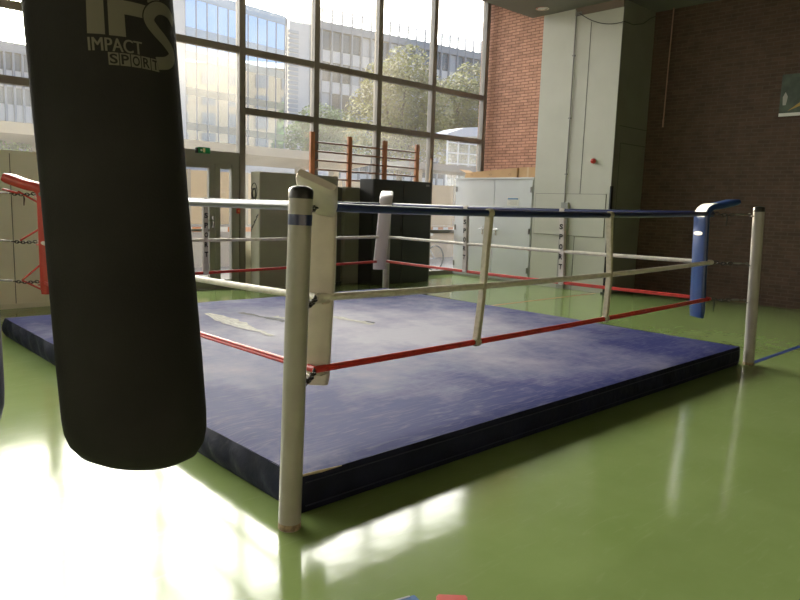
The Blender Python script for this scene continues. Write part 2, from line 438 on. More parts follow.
# ------------------------------------------------------------------ punch bags
def bag(p_top, p_bot, R, m, label, printed=False):
    pt, pb = Vector(p_top), Vector(p_bot)
    ax = (pt - pb).normalized()
    t = thing('punching_bag', label, 'punching bag', pb, 'hanging punching bags')
    Lb = (2.75 - pb.z) / ax.z
    prof = [(0, -.012), (R * .35, -.008), (R * .62, .004), (R * .82, .022), (R * .93, .048), (R * .985, .082), (R, .12)]
    prof += [(R * (1 + .006 * math.sin(h * 7)), h) for h in [.12 + (Lb - .2) * q / 12 for q in range(1, 13)]]
    prof += [(R * .97, Lb - .03), (R * .9, Lb), (0, Lb)]
    bm = lathe(bmesh.new(), pb, ax, prof, 64)
    sd_ = Vector((.73, -.68, 0))
    for v in bm.verts:                                     # the filling has settled towards one side of the bottom
        h = (v.co - pb).dot(ax)
        if h < .2: v.co -= ax * (v.co - pb - ax * h).dot(sd_) / R * .030 * (1 - max(0, h) / .2)
    b = obj('bag_body', bm, m, t, angle=60)
    top = pb + ax * Lb
    hook = pb + ax * (Lb + .55)
    for k in range(4):
        a = ax.orthogonal().normalized(); q = Matrix.Rotation(PI / 2 * k, 3, ax) @ a
        obj('bag_strap', tube(bmesh.new(), [top - ax * .02 + q * R * .88, hook], .012, 8), 'black', t)
    end = pb + ax * ((CZ - pb.z) / ax.z)
    obj('bag_chain', tube(bmesh.new(), [hook, end], .012, 8), 'steel', t)
    obj('ceiling_plate', BX(end.x - .08, end.x + .08, end.y - .08, end.y + .08, CZ - .012, CZ), 'steel', t)
    return t, pb, ax, R

BT = (0.672, 1.861, 2.088); BB = (0.6880, 1.708, 0.918)
t, pb, ax, R = bag(BT, BB, .176, 'bag', 'large black punching bag with grey printed lettering near the top', True)
# lettering wrapped round the bag
PRINT = []
cam = Vector((0, 0, 1.6))
fwd = (cam - pb); fwd = (fwd - ax * fwd.dot(ax)).normalized()      # towards the aisle where the print faces
side = ax.cross(fwd)                                               # to the right as seen from the aisle
def wrap(bm, step=.012, lift=.0016):
    xs = [v.co.x for v in bm.verts]
    x = min(xs) + step
    while x < max(xs):
        bmesh.ops.bisect_plane(bm, geom=bm.verts[:] + bm.edges[:] + bm.faces[:], plane_co=(x, 0, 0), plane_no=(1, 0, 0)); x += step
    for v in bm.verts:
        th = v.co.x / R
        v.co = pb + ax * v.co.y + (fwd * math.cos(th) + side * math.sin(th)) * (R * 1.006 + lift + v.co.z)
    return bm
def uv(px, py):
    s = max(-.985, min(.985, (px - 97.5 - py * .083) / 75.0)); th = math.asin(s)
    drop = 17 * (1 - math.cos(th)) + .02 * (px - 97)
    return th * R, PV0 + (36 - py + drop) / PSC
PV0, PSC = 1.035, 372.0
def flat(pts, lift=0):
    bm = bmesh.new(); bm.faces.new([bm.verts.new((*uv(*p), lift)) for p in pts]); return bm
def merge(*bs):
    a = bmesh.new()
    for b in bs:
        me = bpy.data.meshes.new('m'); b.to_mesh(me); a.from_mesh(me); bpy.data.meshes.remove(me); b.free()
    return a
def stroke(pts, w, lift=0):
    P = [Vector(uv(*p)) for p in pts]
    # smooth the path
    Q = []
    for i in range(len(P) - 1):
        p0, p1, p2, p3 = P[max(i - 1, 0)], P[i], P[i + 1], P[min(i + 2, len(P) - 1)]
        for k in range(6):
            u = k / 6
            Q.append(.5 * ((2 * p1) + (p2 - p0) * u + (2 * p0 - 5 * p1 + 4 * p2 - p3) * u * u + (3 * p1 - p0 - 3 * p2 + p3) * u ** 3))
    Q.append(P[-1])
    bm = bmesh.new(); prev = None
    for i, q in enumerate(Q):
        d = (Q[min(i + 1, len(Q) - 1)] - Q[max(i - 1, 0)]).normalized(); n = Vector((-d.y, d.x)) * w / 2
        a, b = bm.verts.new((q.x + n.x, q.y + n.y, lift)), bm.verts.new((q.x - n.x, q.y - n.y, lift))
        if prev: bm.faces.new((prev[0], prev[1], b, a))
        prev = (a, b)
    return bm
body = t.children[0]
obj('lettering', wrap(flat([(84.5, -40), (98.5, -40), (102.5, 35.5), (86.5, 35)])), 'bagprint', body)
obj('lettering', wrap(merge(flat([(102.5, -40), (116, -40), (121.5, 37), (106, 36)]), flat([(119, 5.5), (140, 8), (137.5, 19.5), (120, 17.5)]), flat([(141, -40), (153, -40), (154, 5), (142, 5)]))), 'bagprint', body)
SP = [(x_, 39 + (y_ - 39) * .86 - 4.5) for x_, y_ in [(169, 22), (163, 12), (153, 9), (145.5, 14), (143.5, 23), (150, 33), (160, 44), (166.5, 54), (166.5, 61), (161, 66), (151, 67)]]
obj('lettering_outline', wrap(stroke(SP, .036), lift=.0019), 'bag', body)
obj('lettering', wrap(stroke(SP, .030), lift=.0024), 'bagprint', body)
def line(txt, px, py, h, width, m, lift=.0019, bold=.0012):
    bm = text_bm(txt, 1)
    x0 = min(v.co.x for v in bm.verts); x1 = max(v.co.x for v in bm.verts); y1 = max(v.co.y for v in bm.verts); y0 = min(v.co.y for v in bm.verts)
    u0, v0 = uv(px, py)
    for v in bm.verts:
        v.co = Vector((u0 + (v.co.x - x0) / (x1 - x0) * width, v0 + (v.co.y - y0) / (y1 - y0) * h, 0))
    b2 = bm.copy(); bmesh.ops.translate(b2, vec=(.0016, 0, 0), verts=b2.verts)
    return wrap(merge(bm, b2), lift=lift)
obj('lettering', line('IMPACT', 87.5, 49.5, .031, .118, 'bagprint'), 'bagprint', body)
sx0, sv0 = uv(105.5, 60)
# SPORT: dark letters on five grey tiles
bm = bmesh.new()
for i in range(5):
    x = sx0 + i * .0250
    a = [bm.verts.new(c) for c in ((x, sv0 - .003, 0), (x + .0226, sv0 - .003, 0), (x + .0226, sv0 + .026, 0), (x, sv0 + .026, 0))]
    bm.faces.new(a)
obj('lettering_tiles', wrap(bm), 'bagprint', body)
for i, ch in enumerate('SPORT'):
    b2 = text_bm(ch, 1, .02)
    x0 = min(v.co.x for v in b2.verts); x1 = max(v.co.x for v in b2.verts); y1 = max(v.co.y for v in b2.verts); y0 = min(v.co.y for v in b2.verts)
    for v in b2.verts:
        v.co = Vector((sx0 + i * .0250 + .003 + (v.co.x - x0) / (x1 - x0) * .0168, sv0 + (v.co.y - y0) / (y1 - y0) * .023, 0))
    obj('lettering', wrap(b2, lift=.0022), 'bag', body)

bag((.294, 2.18, 2.1), (.308, 2.179, .935), .176, 'bagnavy', 'dark navy punching bag cut off by the left edge of the photo')

# ------------------------------------------------------------------ boxing ring platform
AX, AY, BXx, BY, ZC = 1.94, 2.77, 7.652, 8.525, .215
ctr = ((AX + BXx) / 2, (AY + BY) / 2)
ring = thing('boxing_ring_platform', 'low square boxing ring platform with worn blue canvas and navy sides', 'boxing ring', (ctr[0], ctr[1], 0))
def nz(x, y, s=1.0):
    return math.sin(x * 2.1 * s + 1.3) * math.cos(y * 1.7 * s + .4) + .5 * math.sin(x * 5.3 * s - y * 4.1 * s)
n = 72
bm = bmesh.new(); V = []
for i in range(n + 1):
    row = []
    for j in range(n + 1):
        x = AX + (BXx - AX) * i / n; y = AY + (BY - AY) * j / n
        e = min(i, j, n - i, n - j)
        z = ZC + .003 * nz(x, y) - (.016 if e == 0 else .004 if e == 1 else 0) + (.010 * max(0, nz(y * 1.7, x, 2.0)) if i <= 2 and e else 0)
        row.append(bm.verts.new((x, y, z)))
    V.append(row)
for i in range(n):
    for j in range(n): bm.faces.new((V[i][j], V[i + 1][j], V[i + 1][j + 1], V[i][j + 1]))
obj('canvas', bm, 'canvas', ring, angle=60)
bm = bmesh.new()
def side_strip(p0, p1, nrm, amp, N=150):
    prev = None
    for i in range(N + 1):
        u = i / N; x = p0[0] + (p1[0] - p0[0]) * u; y = p0[1] + (p1[1] - p0[1]) * u
        L_ = u * 5.7
        col = []
        for q in range(9):
            h = q / 8
            bul = .022 * math.sin(h * PI) ** .7 + amp * (math.sin(L_ * 9 + h * 2 + math.sin(L_ * 3.1) * 2) * .5 + math.sin(L_ * 23 + h * 5) * .3) * h * (1.05 - h) * 3.2
            if i in (0, N): bul *= .5
            col.append(bm.verts.new((x + nrm[0] * bul, y + nrm[1] * bul, .001 + h * (ZC - .016))))
        if prev:
            for q in range(8): bm.faces.new((prev[q], col[q], col[q + 1], prev[q + 1]))
        prev = col
side_strip((AX, AY), (BXx, AY), (0, -1), .006); side_strip((BXx, AY), (BXx, BY), (1, 0), .006)
side_strip((BXx, BY), (AX, BY), (0, 1), .006); side_strip((AX, BY), (AX, AY), (-1, 0), .034, 420)
obj('skirt', bm, 'skirt', ring, angle=80)
bm = bmesh.new()
tube(bm, [(AX + .02, AY - .018, ZC - .045), ((AX + BXx) / 2, AY - .024, ZC - .05), (BXx, AY - .02, ZC - .045)], .0035, 6)
tube(bm, [(AX + .02, AY - .022, .045), ((AX + BXx) / 2, AY - .026, .05), (BXx, AY - .02, .045)], .0035, 6)
obj('seam', bm, mat('seam_thread', (.03, .034, .06), .6), ring)
bm = bmesh.new(); tube(bm, [(AX - .004, AY - .006, ZC - .006), (AX + .12, AY - .010, ZC - .010), (AX + .26, AY - .010, ZC - .014)], [.006, .008, .002], 8)
obj('foam_edge', bm, 'foam', ring)
def patch(pts, m, name):
    bm = bmesh.new()
    vs = []
    for (x, y, w) in pts:
        j = random.uniform(-.02, .02)
        vs.append((bm.verts.new((x - w / 2 + j, y, ZC + .006 + .003 * nz(x, y))), bm.verts.new((x + w / 2 + j, y + .02, ZC + .006 + .003 * nz(x, y)))))
    for a, b in zip(vs, vs[1:]): bm.faces.new((a[0], a[1], b[1], b[0]))
    obj(name, bm, m, ring)
patch([(3.90 - .11 * (k / 14), 7.55 - 1.62 * k / 14, .07 + .20 * math.sin(PI * min(1, k / 11)) * random.uniform(.75, 1.1)) for k in range(15)], 'tape', 'tape_patch')
patch([(4.28 + .10 * (k / 9), 7.42 - .85 * k / 9, .085 * random.uniform(.5, 1.6)) for k in range(10)], 'tapedark', 'tape_patch')
patch([(4.46 + .10 * (k / 9), 6.95 - .62 * k / 9, .09 * random.uniform(.5, 1.4)) for k in range(10)], 'tape', 'tape_patch')
patch([(5.04 + .07 * (k / 9), 6.75 - .88 * k / 9, .11 * random.uniform(.6, 1.3)) for k in range(10)], 'tape', 'tape_patch')
patch([(5.16 + .02 * (k / 4), 6.10 - .18 * k / 4, .05) for k in range(5)], 'tapedark', 'tape_patch')

# ------------------------------------------------------------------ posts
CORN = {'A': (2.247, 3.074), 'B': (7.347, 3.074), 'C': (7.347, 8.218), 'D': (2.247, 8.218)}
OUT = {'A': (-1, -1), 'B': (1, -1), 'C': (1, 1), 'D': (-1, 1)}
POST = {'A': ((1.815, 2.680, 0), (1.857, 2.672, 1.668)), 'B': ((7.755, 2.700, 0), (7.70, 2.735, 1.70)),
        'C': ((7.73, 8.60, 0), (7.73, 8.60, 1.667)), 'D': ((1.80, 8.69, 0), (1.80, 8.69, 1.667))}
PLAB = {'A': 'cream steel ring post with black cap and blue band, nearest in the photo',
        'B': 'cream ring post with black cap beside the blue corner pad',
        'C': 'cream ring post behind the pale lilac corner pad',
        'D': 'cream ring post behind the red corner pad'}
POSTR = .0555
def post_at(k, z):
    a, b = Vector(POST[k][0]), Vector(POST[k][1]); return a + (b - a) * (z / b.z)
for k in 'ABCD':
    a, b = Vector(POST[k][0]), Vector(POST[k][1])
    t = thing('ring_post', PLAB[k], 'ring post', a, 'ring posts')
    axp = (b - a).normalized(); Lp = (b - a).length
    obj('post_tube', lathe(bmesh.new(), a, axp, [(0, 0), (POSTR, 0), (POSTR, Lp - .04), (0, Lp - .04)], 32), 'post', t)
    r2 = POSTR + .002
    obj('post_cap', lathe(bmesh.new(), a + axp * (Lp - .055), axp, [(POSTR, 0), (r2, .001), (r2, .035), (r2 * .9, .048), (r2 * .6, .057), (0, .06)], 32), 'black', t, angle=50)
    if k == 'A':
        obj('blue_band', lathe(bmesh.new(), a + axp * (Lp - .178), axp, [(POSTR, 0), (POSTR + .0015, .0005), (POSTR + .0015, .05), (POSTR, .0505)], 32), 'navyrope', t)
    if k in 'AB':
        obj('floor_scuff', lathe(bmesh.new(), a + axp * .002, axp, [(POSTR, 0), (POSTR + .001, .001), (POSTR + .001, .03), (POSTR, .031)], 32), mat('scuffed_base', (.30, .22, .15), .7, var=.5, scale=30), t)
    for z in (.68, 1.08, 1.60):
        p = a + axp * z; q = Vector((-OUT[k][0], -OUT[k][1], 0)).normalized()
        obj('eye_bolt', tube(bmesh.new(), [p + q * (POSTR - .003), p + q * (POSTR + .02)], .007, 8), 'steel', t)

# ------------------------------------------------------------------ ropes
RZ = {'A': (1.575, 1.072, .660), 'B': (1.612, 1.098, .705), 'C': (1.600, 1.082, .690), 'D': (1.590, 1.068, .625)}
SIDE = {('A', 'B'): 'front', ('B', 'C'): 'right', ('D', 'C'): 'rear', ('A', 'D'): 'left'}
WHERE = {'front': 'on the near side right of the nearest ring post', 'right': 'on the far right side before the grey-blue cabinet',
         'rear': 'along the far side before the grey lockers', 'left': 'on the left side behind the big punching bag'}
LV = ('top', 'middle', 'bottom')
ROPE = {}
OFFC = {('B', 1): .045, ('B', 2): .06}
def rope_corner(k, lv):
    d_ = OFFC.get((k, lv), 0) * .7071
    return Vector((CORN[k][0] + OUT[k][0] * d_, CORN[k][1] + OUT[k][1] * d_, RZ[k][lv]))
def rope_pt(s, lv, u):
    return ROPE[(s, lv)](u)
def mk(a, b, sag):
    return lambda u: a + (b - a) * u - Vector((0, 0, 4 * sag * u * (1 - u)))
for (a, b), s in SIDE.items():
    for lv in range(3):
        p = rope_corner(a, lv); q = rope_corner(b, lv)
        sag = {('front', 0): .030, ('front', 1): .030, ('front', 2): .010, ('left', 1): .045, ('left', 0): .012, ('right', 0): .018}.get((s, lv), .012)
        ROPE[(s, lv)] = f = mk(p, q, sag)
        r = (.024, .022, .0185)[lv]
        if s in ('rear',): r *= .95
        if (s, lv) == ('left', 0): r = .026
        m = ('navyrope', 'whiterope', 'redrope')[lv]
        colr = ('navy blue vinyl', 'cream white', 'thin red')[lv]
        if s == 'left' and lv == 0: m, colr = 'paleRope', 'sheen-paled vinyl'
        t = thing('ring_rope', '%s %s rope %s' % (colr, LV[lv], WHERE[s]), 'ring rope', p, 'ring ropes')
        bm = bmesh.new()
        pts = [f(i / 40) for i in range(41)]
        if lv == 2:
            dirv = (q - p).normalized(); nrm = dirv.cross(Vector((0, 0, 1)))
            tube(bm, [w + Vector((0, 0, r * .5)) for w in pts], r * .62, 10); tube(bm, [w - Vector((0, 0, r * .5)) for w in pts], r * .62, 10)
        else:
            tube(bm, pts, r, 12)
        obj('rope', bm, m, t, angle=60)
        for e, w in (('a', f(0.0)), ('b', f(1.0))):
            w2 = f(.006 if e == 'a' else .994)
            dv = (w - w2).normalized()
            obj('end_sleeve', tube(bmesh.new(), [w2 - dv * .03, w + dv * .004], r * 1.12, 12), m if lv != 1 else 'whiterope', t)

# ------------------------------------------------------------------ chains from post to ropes
def chain(k, lv):
    z = RZ[k][lv]
    a = rope_corner(k, lv); b = post_at(k, z)
    o = Vector((OUT[k][0], OUT[k][1], 0)).normalized()
    a = a + o * .030; b = b - o * (POSTR + .020)
    L_ = (b - a).length; dv = (b - a).normalized()
    nm = {'A': 'nearest ring post', 'B': 'ring post by the blue corner pad', 'C': 'far ring post behind the lilac pad', 'D': 'left ring post by the red pad'}[k]
    t = thing('tension_chain', 'dark %s tension chain and turnbuckle on the %s' % (LV[lv], nm), 'chain', a, 'ring tension chains')
    up = Vector((0, 0, 1)); sd = dv.cross(up).normalized()
    def link(c, d1, d2, l, w, r, mm='darksteel', nm_='link'):
        pts = []
        for q in range(16):
            th = 2 * PI * q / 16
            pts.append(c + d1 * math.cos(th) * l + d2 * math.sin(th) * w)
        return pts
    bm = bmesh.new(); nl = max(3, int(L_ * .52 / .034))
    for i in range(nl):
        c = a + dv * (i + .5) * (L_ * .52 / nl) - up * .012 * math.sin(PI * i / nl)
        tube(bm, link(c, dv, sd if i % 2 else up, .025, .014, .004), .006, 6, closed=True)
    obj('chain_links', bm, 'darksteel', t)
    c0 = a + dv * L_ * .52; c1 = a + dv * L_ * .86
    obj('turnbuckle', lathe(bmesh.new(), c0, dv, [(.004, 0), (.005, .02), (.010, .03), (.010, (c1 - c0).length - .03), (.005, (c1 - c0).length - .02), (.004, (c1 - c0).length)], 10), 'steel', t)
    bm = tube(bmesh.new(), [c1, b], .005, 8)
    tube(bm, link(b - dv * .014, dv, up, .014, .012, .003), .0035, 6, closed=True)
    obj('end_hook', bm, 'steel', t)
    if lv == 2 and k == 'B':
        w = a + o * .02
        obj('buckle_strap', tube(bmesh.new(), [w, w - up * .05 + sd * .006, w - up * .10, w - up * .135 + sd * .004], [.010, .013, .009, .005], 8), 'black', t)
    if lv == 0 and k in 'BD':
        w = a + dv * .13
        obj('hanging_link', tube(bmesh.new(), [w, w - up * .06 + sd * .01, w - up * .13], [.007, .009, .005], 8), 'darksteel', t)
for k in 'ABCD':
    for lv in range(3): chain(k, lv)

# ------------------------------------------------------------------ corner pads
def pad(k, m, label, zb, w=.17, th=.085, Lf=.34, rise=.07, twist=0.0, zt=1.57, off=.085, taper=1.0, extra=None, lean=0.0, bend=90, rr=.11, wtip=None, olean=0.0, straight=None, rot=0.0):
    o = Vector((OUT[k][0], OUT[k][1], 0)).normalized()
    base = Vector((*CORN[k], 0)) - o * off
    o = Matrix.Rotation(math.radians(rot), 3, 'Z') @ o
    wd = Vector((0, 0, 1)).cross(o)            # width direction
    path = []
    for i in range(15): path.append((0, zb + (zt - zb) * i / 14))
    for i in range(1, 9):
        an = math.radians(bend) * i / 8
        path.append((rr - rr * math.cos(an), zt + rr * math.sin(an)))
    e0, e1 = path[-1]; an = math.radians(bend)
    for i in range(1, 9):
        u = i / 8; path.append((e0 + (Lf - e0) * u, e1 + (Lf - e0) * u / math.tan(PI - an) * -1 * (1 if bend < 90 else 0) + rise * u ** 1.3) if bend < 90 else (e0 + (Lf - e0) * u, e1 + rise * u ** 1.3))
    if straight: path = [(0, zb + (straight - zb) * i / 20) for i in range(21)]
    P = [base + o * s + Vector((0, 0, z)) for s, z in path]
    bm = bmesh.new(); rings = []
    n_ = len(P)
    for i, p in enumerate(P):
        d_ = (P[min(i + 1, n_ - 1)] - P[max(i - 1, 0)]).normalized()
        u = max(0, (i - 15) / (n_ - 16)); tw = twist * u
        wv = wd * math.cos(tw) + Vector((0, 0, 1)) * math.sin(tw)
        tv = wv.cross(d_).normalized()
        e = 1.0
        ww = w / 2 * (taper + (1 - taper) * min(1, i / 14)); tt = th / 2
        if wtip: ww = ww + (wtip / 2 - ww) * u
        if i in (0, n_ - 1): ww -= .005; tt -= .007
        p = p + (wd * lean + o * olean) * (1 - min(1, i / 14))
        c = .016
        sec = [(-ww, -tt + c), (-ww + c, -tt), (ww - c, -tt), (ww, -tt + c), (ww, tt - c), (ww - c, tt), (-ww + c, tt), (-ww, tt - c)]
        rings.append([bm.verts.new(p + wv * x + tv * y) for x, y in sec])
    for A_, B_ in zip(rings, rings[1:]):
        for q in range(8): bm.faces.new((A_[q], A_[(q + 1) % 8], B_[(q + 1) % 8], B_[q]))
    bm.faces.new(rings[0][::-1]); bm.faces.new(rings[-1])
    t = thing('corner_pad', label, 'corner pad', base + Vector((0, 0, zb)), 'ring corner pads')
    obj('pad_body', bm, m, t, angle=50)
    # straps tying the pad to the ropes
    for z in RZ[k]:
        c = base + Vector((0, 0, z - .03))
        bm = bmesh.new(); ww = w / 2 + .002
        tube(bm, [c + wd * ww * .7 + o * th * .5, c + o * (off + .02) + wd * .03 , c + o * (off + .02) - wd * .03, c - wd * ww * .7 + o * th * .5], .006, 6)
        obj('tie_strap', bm, extra or m, t)
    return t, base, o, wd
pad('A', 'whitepad', 'off-white corner pad with curled top flap behind the nearest ring post', .555, w=.185, taper=.72, th=.075, straight=1.57)
tb, bB, oB, wB = pad('B', 'bluepad', 'blue corner pad with small white mark beside the right ring post', .505, w=.215, Lf=.37, rise=.06, zt=1.575, th=.062, olean=.05, off=.10, rot=13)
pad('C', 'greypad', 'pale lilac corner pad standing in front of the far ring post', .56, w=.20, Lf=.34, rise=.07, zt=1.60, lean=.08)
pad('D', 'redpad', 'red corner pad with flat top flap left of the big punching bag', .50, w=.20, Lf=.42, rise=.09, zt=1.56, th=.10)
# curled top flap of the off-white pad: a rounded slab folded out towards the post
pa_ = [o_ for o_ in bpy.data.objects if o_.name == 'corner_pad'][0]
oA = Vector((-1, -1, 0)).normalized(); wA = Vector((0, 0, 1)).cross(oA); bA = Vector((*CORN['A'], 0)) - oA * .085
bm = bmesh.new(); rings = []
for i in range(15):
    u = i / 14
    c = bA + oA * (.05 + .33 * u) + wA * (.004 + .034 * u) + Vector((0, 0, 1.545 + .14 * u + .025 * u * u))
    tw = -.20 - .20 * u; d_ = (oA * .33 + Vector((0, 0, .165 + .06 * u))).normalized()
    wv = wA * math.cos(tw) + Vector((0, 0, 1)) * math.sin(tw); tv = wv.cross(d_).normalized()
    ww = (.096 + .012 * u); tt = .030
    if i < 4: q_ = (4 - i) / 4; ww *= math.sqrt(1 - .45 * q_ * q_); tt *= math.sqrt(1 - .75 * q_ * q_)
    if i == 14: tt -= .01; ww -= .006
    k_ = .010
    rings.append([bm.verts.new(c + wv * x + tv * y) for x, y in ((-ww, -tt + k_), (-ww + k_, -tt), (ww - k_, -tt), (ww, -tt + k_), (ww, tt - k_), (ww - k_, tt), (-ww + k_, tt), (-ww, tt - k_))])
for A_, B_ in zip(rings, rings[1:]):
    for q in range(8): bm.faces.new((A_[q], A_[(q + 1) % 8], B_[(q + 1) % 8], B_[q]))
bm.faces.new(rings[0][::-1]); bm.faces.new(rings[-1])
obj('top_flap', bm, 'whitepad', pa_, angle=50)
# red webbing that ties the red pad to its chains
pd_ = [o_ for o_ in bpy.data.objects if o_.name == 'corner_pad.003'][0]
oD = Vector((-1, 1, 0)).normalized(); bD = Vector((*CORN['D'], 0)) - oD * .085
for z_, dz_ in ((RZ['D'][1], (.16,)), (RZ['D'][2], (.22, -.10)), (1.60, (-.12,))):
    for q in dz_:
        obj('red_webbing', tube(bmesh.new(), [bD + oD * .05 + Vector((0, 0, z_ + q)), bD + oD * .30 + Vector((0, 0, z_ + .01))], .011, 8), 'redpad', pd_)
obj('red_webbing', tube(bmesh.new(), [bD + oD * .30 + Vector((0, 0, 1.59)), bD + oD * .47 + Vector((0, 0, 1.63))], .014, 8), 'redpad', pd_)
# small white maker's mark and white top panel on the blue pad
bm = bmesh.new()
c = bB - oB * (.062 / 2 - .0002) + oB * .05 * .25 * .9 + Vector((0, 0, 1.40))
prof = [(math.cos(2 * PI * q / 20) * .075, math.copysign(abs(math.sin(2 * PI * q / 20)) ** .7, math.sin(2 * PI * q / 20)) * .022) for q in range(20)]
prism(bm, [c + wB * x + Vector((0, 0, z)) for x, z in prof], -oB * .008)
obj('white_mark', bm, 'white', tb)
bm = bmesh.new(); prev = None
for i in range(7):
    an = PI / 2 * (i / 6) ; rr = .11
    p = bB + oB * (rr - (rr + .0325) * math.cos(an)) + Vector((0, 0, 1.575 + (rr + .0325) * math.sin(an)))
    a = bm.verts.new(p - wB * .092); b = bm.verts.new(p + wB * .092)
    if prev: bm.faces.new((prev[0], prev[1], b, a))
    prev = (a, b)
obj('white_panel', bm, 'white', tb)

# ------------------------------------------------------------------ spacer straps between the ropes
def spacer(s, u, m, w, label, letters=None, du=(0, 0, 0)):
    P = [ROPE[(s, lv)](u + du[lv]) for lv in range(3)]
    d_ = (ROPE[(s, 0)](1) - ROPE[(s, 0)](0)).normalized(); n_ = d_.cross(Vector((0, 0, 1))).normalized()
    t = thing('rope_spacer', label, 'rope spacer strap', P[2], 'rope spacer straps')
    bm = bmesh.new()
    top = P[0] + Vector((0, 0, .026)); bot = P[2] - Vector((0, 0, .022))
    pts = [top, P[0] - Vector((0, 0, .05)), (P[0] + P[1]) / 2, P[1], (P[1] + P[2]) / 2, P[2] + Vector((0, 0, .03)), bot]
    rr = []
    for i, p in enumerate(pts):
        off = (.027, .026, .024, .026, .024, .024, .022)[i]
        e1 = p + n_ * off; e2 = p - n_ * off
        ww = w / 2 * (.8 if i in (3,) else 1)
        rr.append([bm.verts.new(x) for x in (e1 - d_ * ww, e1 + d_ * ww, e2 + d_ * ww, e2 - d_ * ww)])
    for A_, B_ in zip(rr, rr[1:]):
        for q in range(4): bm.faces.new((A_[q], A_[(q + 1) % 4], B_[(q + 1) % 4], B_[q]))
    bm.faces.new(rr[0][::-1]); bm.faces.new(rr[-1])
    st = obj('strap', bm, m, t, bevel=.004)
    for lv in (0, 2):
        obj('strap_knot', lathe(bmesh.new(), P[lv] - d_ * .03, d_, [(.02, 0), (.031, .008), (.031, .052), (.02, .06)], 14), m, t)
    if letters:
        for i, ch in enumerate(letters):
            b2 = text_bm(ch, 1, .045)
            xs = [v.co.x for v in b2.verts]; ys = [v.co.y for v in b2.verts]
            z = P[0].z - .20 - i * .125
            q = pts[0] + (pts[-1] - pts[0]) * ((pts[0].z - z) / (pts[0].z - pts[-1].z))
            for v in b2.verts:
                lx = (v.co.x - min(xs)) / (max(xs) - min(xs)) - .5; ly = (v.co.y - min(ys)) / (max(ys) - min(ys)) - .5
                v.co = q - n_ * .0285 * LS - d_ * lx * .050 * LS + Vector((0, 0, ly * .068))
            obj('printed_letter', b2, 'black', st)
    return t
LS = 1
spacer('front', .287, 'strap', .038, 'beige strap joining the near ropes, closest to the nearest post', du=(.0, -.010, -.019))
spacer('front', .600, 'strap', .038, 'beige strap joining the near ropes, closest to the blue corner pad', du=(.0, .002, -.004))
# the right side straps face the ring, letters towards -X
LS = 1
spacer('right', .668, 'strapwhite', .075, 'white strap with black letters in front of the grey-blue cabinet', 'SPORT')
spacer('right', .357, 'strapwhite', .075, 'white strap with black letters in front of the pale pillar', 'SPORT')
LS = -1
spacer('rear', .387, 'strapwhite', .07, 'white strap with black letters in front of the glass door', 'SPORT')

# ------------------------------------------------------------------ lockers and cabinets by the windows
t = thing('locker_block', 'tall grey locker block with side toned lighter as lit beside the glass door', 'locker', (7.38, 10.85, 0))
obj('body', BX(6.51, 8.26, 10.66, 10.94, 0, 2.10), 'lockerside', t, bevel=.006)
obj('door', BX(6.52, 7.385, 10.64, 10.66, .03, 2.09), 'locker', t, bevel=.004)
obj('door', BX(7.395, 8.25, 10.64, 10.66, .03, 2.09), 'locker', t, bevel=.004)
# round sticker (a dark oval drawing) and a line of dark script on the pale side
bm = bmesh.new(); c = Vector((6.508, 10.82, 1.75))
def oval(bm, c, ry, rz, r, n_=24):
    tube(bm, [c + Vector((0, math.cos(2 * PI * q / n_) * ry, math.sin(2 * PI * q / n_) * rz)) for q in range(n_)], r, 6, closed=True)
oval(bm, c, .095, .15, .008); oval(bm, c + Vector((0, 0, -.035)), .055, .085, .012)
for dy in (-.035, .035): oval(bm, c + Vector((0, dy, .05)), .018, .012, .006, 10)
stk = obj('round_sticker', bm, 'black', t)
bm = bmesh.new()
for q in range(10):
    y = 10.68 + q * .026; z = 1.34 - q * .032
    box(bm, 6.506, 6.5095, y, y + .018, z - .02, z + .02 + .012 * (q % 3))
obj('script_marks', bm, 'black', t)

t = thing('olive_locker', 'olive grey locker with orange labels behind the far ring corner', 'locker', (8.6, 10.85, 0))
obj('body', BX(8.42, 9.45, 10.66, 10.94, 0, 1.91), 'lockergreen', t, bevel=.006)
obj('door', BX(8.43, 8.97, 10.64, 10.66, .03, 1.90), 'lockergreen', t, bevel=.004)
obj('door', BX(8.98, 9.44, 10.64, 10.66, .03, 1.90), 'lockergreen', t, bevel=.004)
obj('orange_label', BX(9.02, 9.36, 10.636, 10.64, 1.62, 1.73), 'orange', t)
obj('orange_label', BX(9.02, 9.36, 10.636, 10.64, 1.30, 1.38), 'orange', t)
t = thing('locker_gap_strip', 'narrow dark upright strip filling the gap between the two locker blocks', 'panel', (8.34, 10.8, 0))
obj('upright', BX(8.27, 8.41, 10.72, 10.94, 0, 1.9), mat('dark_grey_paint', (.09, .09, .075), .5), t)  # dark strip put into the gap between the locker blocks
obj('foot', BX(8.27, 8.41, 10.68, 10.72, 0, .05), 'black', t)

t = thing('black_cabinet', 'tall black metal cabinet with small silver label behind the ring', 'cabinet', (9.59, 10.4, 0))
obj('body', BX(8.78, 10.39, 10.22, 10.62, 0, 2.08), 'blackcab', t, bevel=.006)
obj('door', BX(8.79, 9.58, 10.20, 10.22, .05, 2.07), 'blackcab', t, bevel=.004)
obj('door', BX(9.59, 10.38, 10.20, 10.22, .05, 2.07), 'blackcab', t, bevel=.004)
obj('silver_label', BX(10.22, 10.32, 10.197, 10.20, 1.99, 2.03), 'steel', t)
obj('handle', BX(9.53, 9.56, 10.185, 10.20, 1.05, 1.17), 'darksteel', t)

